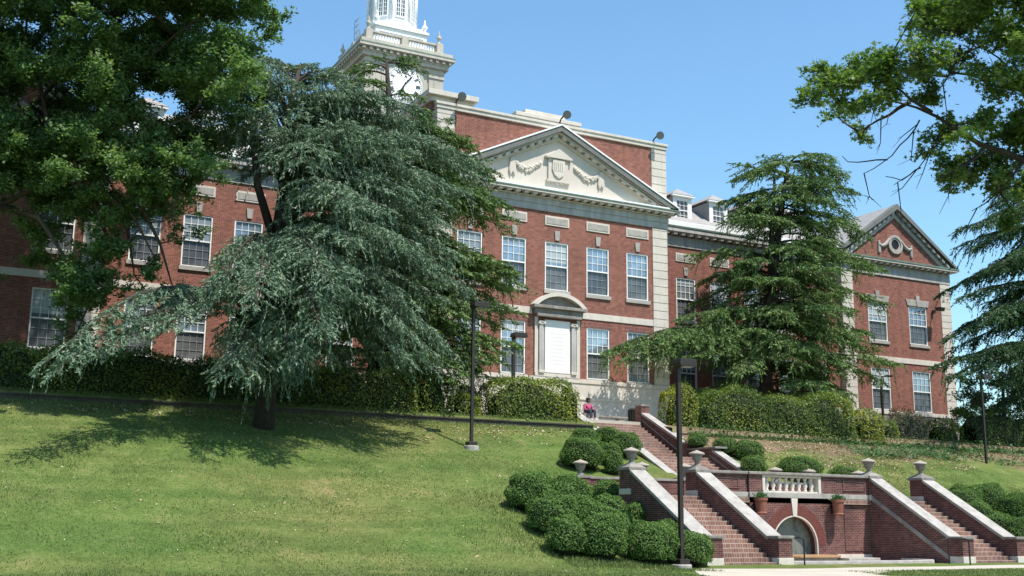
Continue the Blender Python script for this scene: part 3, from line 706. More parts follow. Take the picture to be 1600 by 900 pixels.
def lawn_mat():
    s = NT('lawn')
    g = s.ramp(s.noise(.9, 8, .75), [(.25, (.070, .092, .028)), (.42, (.098, .128, .040)), (.55, (.122, .156, .050)), (.68, (.185, .178, .080)), (.82, (.29, .24, .145))])
    d = s.ramp(s.noise(.16, 4, .6), [(.38, (.82, .98, .8)), (.62, (1.15, 1.02, 1.05))])
    g = s.mix(1, g, d, 'MULTIPLY')
    fn = s.ramp(s.noise(9, 5, .7), [(.25, (.55, .6, .5)), (.75, (1.35, 1.3, 1.3))]); g = s.mix(1, g, fn, 'MULTIPLY')
    mw = s.n('ShaderNodeMapping'); s.l(s.obj(), mw.inputs[0]); mw.inputs['Scale'].default_value = (.05, 1.1, 0); mw.inputs['Rotation'].default_value = (0, 0, .06)
    g = s.mix(1, g, s.ramp(s.noise(1.0, 2, .4, mw.outputs[0]), [(.38, (.84, .90, .84)), (.6, (1.14, 1.08, 1.1))]), 'MULTIPLY')
    # worn, dry band along the top of the slope and the planted bank right of the stair
    sp = s.n('ShaderNodeSeparateXYZ'); s.l(s.obj(), sp.inputs[0])
    f = s.math('ADD', s.math('MULTIPLY', sp.outputs[1], .16), s.math('MULTIPLY', s.noise(.7, 5, .7), 2.1))
    f = s.ramp(f, [(-.0, (0, 0, 0)), (.12, (.85, .85, .85))])
    g = s.mix(f, g, s.ramp(s.noise(3.5, 5, .7), [(.3, (.055, .06, .022)), (.5, (.12, .10, .05)), (.7, (.20, .155, .10))]))
    r = s.math('MULTIPLY', s.math('GREATER_THAN', sp.outputs[0], 12.3), 0)
    m1 = s.math('ADD', s.math('MULTIPLY', sp.outputs[1], .35), s.math('MULTIPLY', s.noise(.5, 4, .7), 2.5))
    m1 = s.math('ADD', m1, 3.75-1.2)
    m1 = s.ramp(m1, [(0, (0, 0, 0)), (.35, (1, 1, 1))])
    xr = s.ramp(s.math('MULTIPLY', s.math('ADD', sp.outputs[0], -6.5), .5), [(0, (0, 0, 0)), (.3, (1, 1, 1))])
    bank = s.mix(1, m1, xr, 'MULTIPLY')
    g = s.mix(bank, g, s.ramp(s.noise(3, 6, .75), [(.3, (.075, .06, .03)), (.5, (.17, .125, .075)), (.68, (.28, .215, .145))]))
    s.base(g); s.b.inputs['Roughness'].default_value = .95; s.b.inputs['Specular IOR Level'].default_value = .1
    s.bump(s.noise(14, 6, .75), .8, .05)
    return s.m
M['lawn'] = lawn_mat()
tag(link('ground', np_mesh('ground', V, F, M['lawn'], smooth=True)), kind='structure')
def structure(mb, name, mat, **kw): return tag(mb.build(name, mat, None, **kw), kind='structure')
# concrete walk along the foot of the stairs with a branch towards the street
b = MB(); b.prism_z([(-4.6, -25.1), (-4.0, -24.5), (-3.3, -24.11), (34, -24.11), (90, -24.2), (90, -27.3), (34, -27.3), (7.5, -27.0), (1.5, -27.6), (-1.6, -29.6), (-3.5, -36), (-6.5, -60), (-12, -60), (-9.5, -36), (-7.2, -28.6), (-5.8, -26.4)], -.06, .022)
structure(b, 'walkway', M['concrete'])
b = MB(); b.box(.2, 8.7, -24.1, -19.3, -.2, .02); structure(b, 'fountain_forecourt', M['concrete'])
b = MB(); b.box(-3.2, 12.1, -19.4, -15.3, 2.3, 2.5); structure(b, 'stair_terrace', M['brick_step'])
b = MB(); b.box(2.2, 6.7, -11.3, -8.9, 4.35, 4.55); structure(b, 'stair_landing', M['brick_step'])
b = MB(); b.box(-3, 12, -5.5, -.02, 6.4, 6.66); structure(b, 'upper_terrace', M['concrete'])

# ================================================================== stairs and fountain wall
BR, ST, CP = M['brick_stair'], M['stone'], M['stone_step']
def steps(root, x0, x1, y0, z0, n, rise, run, ytop, zb):
    b = MB()
    for k in range(n):
        y = y0+k*run; y1 = ytop
        b.box(x0, x1, y, y+run+.02 if k < n-1 else ytop, (z0+k*rise-.3 if k else zb), z0+(k+1)*rise)
    return b.build('steps', M['brick_step'], root, bevel=.008)
def pyramid_cap(b, x0, x1, y0, y1, z, o=.07, t=.11, h=.15):
    b.box(x0-o, x1+o, y0-o, y1+o, z, z+t); cx, cy = (x0+x1)/2, (y0+y1)/2; e = .16
    b.add([(x0-o+.02,y0-o+.02,z+t+.001),(x1+o-.02,y0-o+.02,z+t+.001),(x1+o-.02,y1+o-.02,z+t+.001),(x0-o+.02,y1+o-.02,z+t+.001),(cx-e,cy-e,z+t+h),(cx+e,cy-e,z+t+h),(cx+e,cy+e,z+t+h),(cx-e,cy+e,z+t+h)],
          [(3,2,1,0),(4,5,6,7),(0,1,5,4),(1,2,6,5),(2,3,7,6),(3,0,4,7)])
def slope_wall(root, x0, x1, band=0):
    """low flanking wall that runs down from the top pier to the bottom pier"""
    yb, yt, zb, zt = -23.5, -19.43, 1.00, 3.42
    b = MB(); b.prism_x([(yb, -.1), (yt, -.1), (yt, zt-.09), (yb, zb-.07)], x0+.04, x1-.04)
    b.box(x0, x1, -24.1, -23.5, .31, .96); b.box(x0, x1, -19.43, -18.72, -.1, 3.41); b.box(x0+.1, x1-.1, -18.72, -15.2, -.1, 2.45)
    b.build('wall_brick', BR, root)
    b = MB(); b.box(x0-.03, x1+.03, -24.13, -23.47, -.05, .31); b.build('plinth_block', ST, root, bevel=.015); b = MB(); b.box(x0-.02, x1+.02, -19.45, -18.70, 2.5, 2.72); b.build('plinth_block', ST, root, bevel=.015)
    b = MB(); b.prism_x([(yb-.02, zb-.08), (yt, zt-.1), (yt, zt+.03), (yb-.02, zb+.06)], x0-.03, x1+.03); b.build('sloping_coping', CP, root, bevel=.012)
    b = MB(); b.box(x0-.06, x1+.06, -24.16, -23.49, .965, 1.07); b.build('pier_cap', M['stone_old'], root, bevel=.02)
    b = MB(); pyramid_cap(b, x0, x1, -19.43, -18.72, 3.415); b.build('pyramid_cap', M['stone_old'], root, bevel=.012)
    if band:
        xf = x0+.04 if band < 0 else x1-.04
        b = MB(); b.prism_x([(-19.42, 2.51), (-19.42, 2.71), (-23.49, .29), (-23.49, .09)], xf-.035 if band < 0 else xf-.02, xf+.02 if band < 0 else xf+.035); b.build('sloping_band', M['stone_old'], root)
FL = thing('stair_flight', 'straight brick stair flight with pale copings between clipped bushes and fountain', 'stairs', (-1.6, -24.1, 0), 'twin brick stair flights beside the fountain')
steps(FL, -2.86, -.43, -24.05, 0, 16, .1563, .293, -18.5, -.2)
slope_wall(FL, -3.52, -2.87); slope_wall(FL, -.42, .2, band=1)
FR = thing('stair_flight', 'straight brick stair flight with pale copings right of the fountain', 'stairs', (10.5, -24.1, 0), 'twin brick stair flights beside the fountain')
steps(FR, 9.33, 11.76, -24.05, 0, 16, .1563, .293, -18.5, -.2)
slope_wall(FR, 8.7, 9.32, band=-1); slope_wall(FR, 11.77, 12.42)
# ---- central upper stair
UP = thing('upper_stair', 'long brick stair climbing in two runs from the balustraded terrace to the hall', 'stairs', (4.45, -15, 2.5))
steps(UP, 2.4, 6.5, -15.0, 2.5, 13, .1577, .325, -11.0, 2.3)
steps(UP, 2.5, 6.4, -9.0, 4.55, 13, .1615, .308, -5.2, 4.3)
for s in (-1, 1):
    def xx(a, c): return (4.45-c, 4.45-a) if s < 0 else (4.45+a, 4.45+c)
    x0, x1 = xx(2.05, 2.5)
    b = MB(); b.prism_x([(-15.1, 2.0), (-11.5, 2.0), (-11.5, 4.79), (-15.1, 3.05)], x0+.03, x1-.03); b.box(x0+.03, x1-.03, -11.5, -8.9, 3.5, 4.98)
    b.prism_x([(-9.0, 4), (-5.5, 4), (-5.5, 7.05), (-9.0, 5.36)], x0+.03, x1-.03)
    b.box(x0-.03, x1+.03, -5.5, -4.95, 6, 7.5); b.box(*(xx(2.05, 2.95)), -9.45, -9.0, 4, 5.3); b.build('flank_wall', BR, UP)
    b = MB(); b.prism_x([(-15.15, 3.03), (-11.45, 4.82), (-11.45, 4.95), (-15.15, 3.16)], x0-.02, x1+.02); b.build('sloping_coping', CP, UP, bevel=.012)
    b = MB()
    b.prism_x([(-9.05, 5.34), (-5.5, 7.02), (-5.5, 7.15), (-9.05, 5.47)], x0-.02, x1+.02); b.build('sloping_coping', CP, UP, bevel=.012)
    b = MB(); b.box(x0-.04, x1+.04, -11.45, -9.5, 4.981, 5.07); b.box(*(xx(2.02, 2.98)), -9.5, -9.05, 5.3, 5.41); b.box(*(xx(2.02, 2.75)), -11.75, -11.45, 4.981, 5.075)
    b.box(x0-.06, x1+.06, -5.53, -4.92, 7.5, 7.6); b.build('wall_cap', M['stone_old'], UP, bevel=.012)
    for (ya, za, yb_, zb_) in ((-15.0, 2.72, -11.3, 4.62), (-8.95, 4.86, -5.3, 6.85)):
        xs_ = x1 if s < 0 else x0
        b = MB(); b.prism_x([(ya, za), (yb_, zb_), (yb_, zb_+.05), (ya, za+.05)], xs_-.02, xs_+.02); b.build('string_band', M['stone_old'], UP)
# ---- back wall of the terrace
BW = thing('terrace_back_wall', 'low brick wall with grey cap along the back of the balustraded terrace', 'wall', (4.45, -15.25, 2.5))
for a, c in ((-3.5, 1.93), (6.97, 12.4)):
    b = MB(); b.box(a, c, -15.45, -15.1, 1.8, 3.2); b.build('wall_brick', BR, BW)
    b = MB(); b.box(a-.02, c+.02, -15.5, -15.05, 3.2, 3.3); b.build('wall_cap', M['stone_old'], BW, bevel=.015)
for x in (-3.2, -.15, 9.05, 12.1):
    b = MB(); b.box(x-.3, x+.3, -15.6, -15.0, 1.8, 3.22); b.build('pier', BR, BW)
    b = MB(); b.box(x-.34, x+.34, -15.64, -14.96, 3.22, 3.34); b.build('pier_cap', M['stone_old'], BW, bevel=.015)
for x in (1.95, 6.95):
    b = MB(); b.box(x-.28, x+.28, -15.75, -15.2, 1.8, 3.22); b.build('pier', BR, BW)
    b = MB(); b.box(x-.32, x+.32, -15.79, -15.16, 3.22, 3.34); b.build('pier_cap', M['stone_old'], BW, bevel=.015)
# ---- fountain wall
FW = thing('fountain_wall', 'brick fountain wall with arched mosaic niche under a stone balustrade', 'fountain', (4.45, -19.4, 0))
yF = -19.40
b = MB()
b.box(.2, 2.2, -19.3, -18.8, 0, 2.51); b.box(6.7, 8.7, -19.3, -18.8, 0, 2.51)
b.box(.2, 2.2, -19.3, -19.02, 2.71, 3.41); b.box(6.7, 8.7, -19.3, -19.02, 2.71, 3.41)
b.box(2.2, 2.9, yF, -19.02, 2.71, 3.41); b.box(6.0, 6.7, yF, -19.02, 2.71, 3.41)
ax, ar, zs, n = 4.48, 1.17, .62, 24
b.box(2.2, ax-ar, yF, -18.8, 0, 2.51); b.box(ax+ar, 6.7, yF, -18.8, 0, 2.51); b.box(ax-ar, ax+ar, yF, -18.8, -.1, .2)
for k in range(n):
    a0, a1 = math.pi-math.pi*k/n, math.pi-math.pi*(k+1)/n
    p0 = (ax+ar*math.cos(a0), zs+ar*math.sin(a0)); p1 = (ax+ar*math.cos(a1), zs+ar*math.sin(a1))
    b.prism_y([p0, p1, (p1[0], 2.51), (p0[0], 2.51)], yF, -18.8)
b.build('wall_brick', BR, FW)
b = MB()
for k in range(n):
    a0, a1 = math.pi-math.pi*k/n, math.pi-math.pi*(k+1)/n
    for (ri, ro) in ((ar+.03, ar+.46),):
        b.prism_y([(ax+ri*math.cos(a0), zs+ri*math.sin(a0)), (ax+ri*math.cos(a1), zs+ri*math.sin(a1)), (ax+ro*math.cos(a1), zs+ro*math.sin(a1)), (ax+ro*math.cos(a0), zs+ro*math.sin(a0))], yF-.012, yF+.02)
b.build('brick_arch', M['brick_ring'], FW)
b = MB()
for k in range(n):
    a0, a1 = math.pi-math.pi*k/n, math.pi-math.pi*(k+1)/n; ri, ro = ar-.03, ar+.025
    b.prism_y([(ax+ri*math.cos(a0), zs+ri*math.sin(a0)), (ax+ri*math.cos(a1), zs+ri*math.sin(a1)), (ax+ro*math.cos(a1), zs+ro*math.sin(a1)), (ax+ro*math.cos(a0), zs+ro*math.sin(a0))], yF-.02, yF+.12)
for s in (-1, 1):
    x = ax+s*(ar-.0); b.box(x-.027, x+.027, yF-.02, yF+.12, .2, zs)
b.build('arch_trim', M['stone'], FW)
b = MB(); b.box(ax-ar, ax+ar, -19.02, -18.95, .1, 1.85); b.build('mosaic_niche', M['mosaic'], FW)
b = MB(); b.prism_y([(ax-.1, 1.76), (ax+.1, 1.76), (ax+.17, 2.51), (ax-.17, 2.51)], yF-.05, yF+.05); b.build('keystone', M['stone'], FW, bevel=.01)
b = MB(); b.box(.2, 2.17, -19.37, -19.0, 2.51, 2.71); b.box(6.73, 8.7, -19.37, -19.0, 2.51, 2.71); b.box(2.17, 6.73, yF-.06, -19.0, 2.51, 2.71); b.build('belt_course', CP, FW, bevel=.012)
b = MB(); b.box(.2, 2.17, -19.36, -19.2, -.02, .26); b.box(6.73, 8.7, -19.36, -19.2, -.02, .26); b.box(2.17, ax-ar-.03, yF-.05, -19.2, -.02, .24); b.box(ax+ar+.03, 6.73, yF-.05, -19.2, -.02, .24); b.build('plinth', ST, FW, bevel=.015)
b = MB(); b.box(.2, 2.15, -19.42, -18.95, 3.41, 3.53); b.box(6.75, 8.7, -19.42, -18.95, 3.41, 3.53); b.box(2.15, 6.75, yF-.1, -18.95, 3.41, 3.53); b.build('parapet_cap', M['stone_old'], FW, bevel=.025)
b = MB()
for x in (2.93, 5.88): b.box(x-.07, x+.07, yF-.03, -19.05, 2.71, 3.41)
b.box(3.0, 5.81, yF+.02, -19.08, 2.711, 2.78); b.box(3.0, 5.81, yF+.0, -19.08, 3.33, 3.41); b.build('balustrade_frame', ST, FW, bevel=.01)
prof = [(.085, 0), (.085, .06), (.05, .09), (.105, .22), (.085, .31), (.045, .42), (.06, .46), (.085, .48), (.085, .545)]
bal = None
for k in range(8):
    x = 3.22+k*.338
    if bal is None:
        b = MB(); b.lathe(prof, (0, 0, 0), 12); bal = b.build('baluster', ST, FW, smooth=True, local=Vector((0, 0, 0))); o = bal
    else:
        o = bal.copy(); col.objects.link(o); o.parent = FW
    o.location = Vector((x, -19.23, 2.78))-org(FW)
b = MB()
def rect_frame(x0, x1, z0, z1, y, t=.045, d=.03):
    b.box(x0, x1, y-d, y+.01, z1-t, z1); b.box(x0, x1, y-d, y+.01, z0, z0+t); b.box(x0, x0+t, y-d, y+.01, z0+t, z1-t); b.box(x1-t, x1, y-d, y+.01, z0+t, z1-t)
for x0, x1 in ((.45, 1.75), (7.25, 8.5)): rect_frame(x0, x1, 2.85, 3.28, -19.3); rect_frame(x0, x1, .4, 2.32, -19.3)
b.build('brick_panel_frame', BR, FW)
for x in (2.19, 6.71):
    b = MB(); b.tube([(x, -19.36, .1), (x, -19.36, 3.35)], .028, 6); b.build('recess_shadow_line', M['black'], FW)  # added black tubes that draw the shadowed recess at each section edge
b = MB()
b.prism_z([(3.2, -19.45), (3.05, -20.3), (3.5, -20.75), (4.45, -20.9), (5.4, -20.75), (5.9, -20.3), (5.75, -19.45)], .02, .18); b.build('basin', M['stone_old'], FW, bevel=.02)
b = MB(); b.prism_z([(3.1, -19.46), (2.95, -20.35), (3.45, -20.85), (4.45, -21.0), (5.45, -20.85), (6.0, -20.35), (5.85, -19.46)], .181, .27); b.build('basin_ledge', M['tan_ledge'], FW, bevel=.02)
b = MB()
rim = [(.35, -21.0), (.45, -22.6), (1.0, -23.15), (2.2, -23.4), (4.45, -23.45), (6.7, -23.4), (7.9, -23.2), (8.45, -22.7), (8.6, -21.2)]
for (x0, y0), (x1, y1) in zip(rim, rim[1:]):
    d = Vector((x1-x0, y1-y0)).normalized(); n_ = Vector((-d.y, d.x))*.14; e = d*.06
    b.prism_z([(x0-e.x-n_.x, y0-e.y-n_.y), (x1+e.x-n_.x, y1+e.y-n_.y), (x1+e.x+n_.x, y1+e.y+n_.y), (x0-e.x+n_.x, y0-e.y+n_.y)], .0, .17+.002*(x0 % 1))
b.build('pool_rim', M['stone_step'], FW, bevel=.03)
b = MB(); b.box(5.9, 7.6, -20.9, -20.2, .02, .17); b.build('stone_step', M['stone_step'], FW, bevel=.02)

# ---- urns
def urn(loc, label, s=1.0, proto=[None]):
    if proto[0] is None:
        t = thing('covered_urn', label, 'urn', loc, 'covered stone urns on the stair piers')
        L = Vector(loc)
        b = MB(); b.lathe([(.15, 0), (.16, .04), (.09, .08), (.08, .15), (.12, .2), (.17, .24), (.215, .4), (.24, .45)], L, 20); b.build('urn_body', M['stone_old'], t, smooth=True)
        b = MB(); b.lathe([(.22, .45), (.31, .465), (.315, .505), (.27, .54), (.11, .6), (.05, .62), (.02, .64)], L, 20); b.build('lid', M['stone_lid'], t)
        proto[0] = t; return t
    return copy_tree(proto[0], loc, label)
M['stone_lid'] = stone_mat('urn lid stone', (.37, .32, .27), .8, 2, .1)
zf = 3.66
urn((-3.2, -19.07, zf), 'covered stone urn on the outer top pier of the left flight, beside clipped bushes')
urn((-.11, -19.07, zf), 'covered stone urn on the pier at the left end of the balustrade wall')
urn((9.01, -19.07, zf), 'covered stone urn on the pier at the right end of the balustrade wall')
urn((12.1, -19.07, zf), 'covered stone urn on the outermost top pier of the right flight')
for x, y, lb in ((-3.2, -15.3, 'covered stone urn standing alone among the clipped bushes, leftmost of all the urns'), (-.15, -15.3, 'covered stone urn on the back wall just behind the left flight'), (1.95, -15.45, 'covered stone urn at the left foot of the upper stair'),
              (6.95, -15.45, 'covered stone urn showing above the left end of the balustrade'), (9.05, -15.3, 'covered stone urn showing above the right end of the balustrade'), (12.1, -15.3, 'covered stone urn between the two right-hand piers, mostly hidden by the wall')):
    urn((x, y, 3.345), lb)
# ---- wall planters
PLANTERS = []
for x, lb in ((2.45, 'terracotta pot with a small plant hung on the fountain wall left of the arch'), (6.5, 'terracotta pot with a small plant hung on the fountain wall right of the arch')):
    t = thing('wall_planter', lb, 'planter', (x, -19.78, 1.86), 'terracotta wall planters')
    b = MB(); b.lathe([(.21, 0), (.23, .03), (.2, .08), (.24, .5), (.27, .52), (.27, .62), (.24, .62)], (x, -19.78, 1.86), 20); b.build('pot', M['terracotta'], t, smooth=False)
    b = MB(); b.box(x-.1, x+.1, -19.58, -19.38, 2.2, 2.28); b.box(x-.05, x+.05, -19.45, -19.38, 1.9, 2.3); b.build('bracket', M['black'], t)
    PLANTERS.append((t, x))
M['kerb'] = stone_mat('old timber and stone kerb', (.075, .062, .05), .6, 2, .4)
# ---- retaining kerb under the hedge
for a, c, lb in ((-60, 1.9, 'low dark stone kerb under the long left hedge'), (7.2, 80, 'low stone kerb at the foot of the right hedge')):
    zt = 6.06 if a < 0 else 5.90
    b = MB(); b.box(a, c, -8.06, -7.86, 5.5, zt); b.box(a, c, -8.12, -7.84, zt, zt+.06)
    solo(b, 'stone_kerb', M['kerb'], ((max(a, -25)+min(c, 25))/2, -7.96, 5.9), lb, 'kerb', 'kerbs below the hedges')

# ---- lamp posts
def lamp_post(loc, h, label, head=(.55, .34), w=.14, base=True, dirx=1, arm=False):
    t = thing('lamp_post', label, 'lamp post', loc, 'dark metal lamp posts'); x, y, z = loc
    b = MB(); b.box(x-w/2, x+w/2, y-w/2, y+w/2, z, z+h); b.build('pole', M['bronze'], t, bevel=.01)
    if base:
        b = MB(); b.box(x-.2, x+.2, y-.2, y+.2, z+.14, z+.32); b.build('base_cover', M['bronze'], t, bevel=.02)
        b = MB(); b.lathe([(.33, -.3), (.33, .12), (.30, .15)], (x, y, z), 20); b.build('footing', M['stone_step'], t)
    if arm:
        b = MB(); b.tube([(x, y, z+h-.02), (x+.1, y-.02, z+h+.12), (x+.35, y-.05, z+h+.2), (x+.55, y-.08, z+h+.22)], .05, 8); b.build('arm', M['bronze'], t)
        b = MB(); b.box(x+.4, x+.9, y-.2, y+.06, z+h+.14, z+h+.26)
    else:
        b = MB(); hx, hy = head; b.prism_y([(x-.12, z+h-.06), (x+hx*.95, z+h-.06), (x+hx, z+h+.02), (x+hx*.9, z+h+.18), (x-.1, z+h+.18), (x-.16, z+h+.02)], y-hy, y+.12)
    hd = b.build('lamp_head', M['bronze'], t, bevel=.015)
    if not arm:
        b = MB(); b.box(x+.04, x+hx*.8, y-hy*.8, y, z+h-.085, z+h-.06); b.build('lens', M['grey_metal'], hd)
    return t
lamp_post((-4.95, -24.6, 0), 6.72, 'nearest dark lamp post, standing on a round white footing at the corner of the walk')
lamp_post((-6.6, -12.0, gh(-6.6, -12.0)-.03), 6.15, 'dark lamp post standing in the lawn below the hedge', head=(.6, .4), w=.13)
lamp_post((-1.05, -5.2, 6.4), 4.25, 'dark lamp post rising behind the hedge left of the white tablet', head=(.62, .4), w=.16, base=False)
lamp_post((28.5, -1, 6.65), 4.25, 'thin lamp post with a bent arm in front of the right end pavilion', w=.13, base=False, arm=True)
lamp_post((26.6, -10.5, gh(26.6, -10.5)), 4.9, 'thin lamp post in the shade below the dark cedar at the right edge', w=.12, base=False)
# ---- handrails by the walk
def handrail(x, y, lb, lean):
    t = thing('handrail', lb, 'handrail', (x, y, 0), 'thin black handrails at the foot of the stairs')
    b = MB(); b.tube([(x, y, 0), (x, y, .95)], .028, 8); b.build('post', M['black'], t)
    b = MB(); b.tube([(x, y, .95), (x-.12, y+.05, 1.0), (x-lean*.5, y+.5, 1.0), (x-lean*.8, y+.55, .93)], .024, 8); b.build('rail', M['black'], t)
    b = MB(); b.tube([(x-lean*.5, y+.5, 1.0), (x-lean*.5, y+.5, .0)], .022, 8); b.build('rear_post', M['black'], t)
handrail(.55, -24.3, 'thin black handrail beside the right pier of the left flight', .45); handrail(8.3, -24.75, 'thin black handrail at the foot of the right flight', 1.1)

# ================================================================== foliage tools
def unit(v): return v/np.maximum(np.linalg.norm(v, axis=-1, keepdims=True), 1e-9)
def rand_dirs(n): return unit(rng.normal(size=(n, 3)))
def leaf_quads(C, D, L, Wd, side=None):
    """pointed four-corner leaves: centre C, long axis D, length L, width Wd"""
    n = len(C)
    if side is None: side = rand_dirs(n)
    S = unit(np.cross(D, side)); L = np.broadcast_to(np.asarray(L, float), (n,))[:, None]; Wd = np.broadcast_to(np.asarray(Wd, float), (n,))[:, None]
    V = np.stack([C-D*L*.5, C+S*Wd*.5-D*L*.05, C+D*L*.5, C-S*Wd*.5-D*L*.05], 1).reshape(-1, 3)
    F = np.arange(n*4).reshape(n, 4); return V, F
class Leaves:
    def __init__(s): s.V = []; s.F = []; s.T = []; s.n = 0
    def put(s, VF, tint):
        V, F = VF; s.V.append(V); s.F.append(F+s.n); s.n += len(V); s.T.append(np.broadcast_to(tint, (len(F),)) if np.ndim(tint) == 0 else tint)
    def build(s, name, mat, parent, loc):
        V = np.concatenate(s.V)-np.array(loc); return link(name, np_mesh(name, V, np.concatenate(s.F), mat, np.concatenate(s.T)), parent)
def star_leaves(C, N, size):
    """lobed leaves, one 10-gon each"""
    n = len(C); a = unit(np.cross(N, rand_dirs(n))); b = np.cross(N, a); size = size[:, None]
    ang = np.arange(10)*2*np.pi/10; rad = np.array([1, .34, .8, .3, .62, .12, .62, .3, .8, .34])
    V = C[:, None, :]+size[:, :, None]*rad[None, :, None]*(np.cos(ang)[None, :, None]*a[:, None, :]+np.sin(ang)[None, :, None]*b[:, None, :]*.8)
    return V.reshape(-1, 3), np.arange(n*10).reshape(n, 10)
def lerp_path(pts, n):
    P = np.array(pts, float); d = np.r_[0, np.cumsum(np.linalg.norm(np.diff(P, axis=0), axis=1))]
    t = np.linspace(0, d[-1], n); return np.stack([np.interp(t, d, P[:, k]) for k in range(3)], 1)

L_BLUE = leaf_mat('blue cedar needles', [(.055, .100, .058), (.108, .168, .105), (.19, .268, .172), (.29, .35, .225)], .16, .55, (1, 1.1, .8))
L_CEDAR = leaf_mat('green cedar needles', [(.045, .090, .030), (.085, .150, .046), (.145, .22, .07), (.23, .27, .11)], .18, .55, (1.1, 1.2, .6))
L_DARK = leaf_mat('dark cedar needles', [(.022, .055, .022), (.042, .088, .032), (.075, .13, .05)], .12, .6, (1.1, 1.2, .7))
L_ASH = leaf_mat('ash leaves', [(.065, .115, .045), (.10, .175, .062), (.15, .235, .085), (.22, .30, .14)], .42, .45, (1.2, 1.3, .6))
L_OAK = leaf_mat('oak leaves', [(.05, .095, .025), (.085, .15, .036), (.13, .20, .055), (.22, .28, .13)], .42, .4, (1.2, 1.35, .45))
L_BOX = leaf_mat('boxwood leaves', [(.040, .085, .022), (.080, .150, .036), (.125, .205, .052), (.18, .27, .08)], .28, .75, (1.1, 1.3, .5), patch=((.13, .115, .055), 1.3, .66))
L_HEDGE = leaf_mat('privet leaves', [(.045, .080, .020), (.085, .140, .028), (.15, .20, .036), (.32, .33, .045)], .35, .42, (1.2, 1.3, .4))
L_YEL = leaf_mat('golden privet leaves', [(.07, .11, .02), (.16, .20, .028), (.32, .33, .035), (.55, .48, .05)], .3, .45, (1.1, 1.1, .4))
L_GREY = leaf_mat('grey-green shrub leaves', [(.07, .075, .04), (.12, .12, .075), (.19, .17, .12), (.27, .22, .17)], .2, .6)
L_MAG = leaf_mat('magnolia leaves', [(.035, .075, .022), (.065, .13, .036), (.11, .19, .06), (.18, .25, .12)], .2, .35)
L_GRASS = leaf_mat('grass blades', [(.092, .132, .038), (.13, .182, .054), (.19, .225, .085), (.28, .26, .14)], .3, .6)
L_DRY = leaf_mat('dry leaf litter', [(.20, .13, .07), (.34, .23, .14), (.48, .37, .26), (.58, .50, .38)], .1, .8)
L_IVY = leaf_mat('ground cover leaves', [(.035, .085, .025), (.06, .13, .045), (.10, .19, .08)], .25, .45)
M['core'] = plain_mat('shaded twigs', (.018, .024, .012), .95, 0, .3, 6)

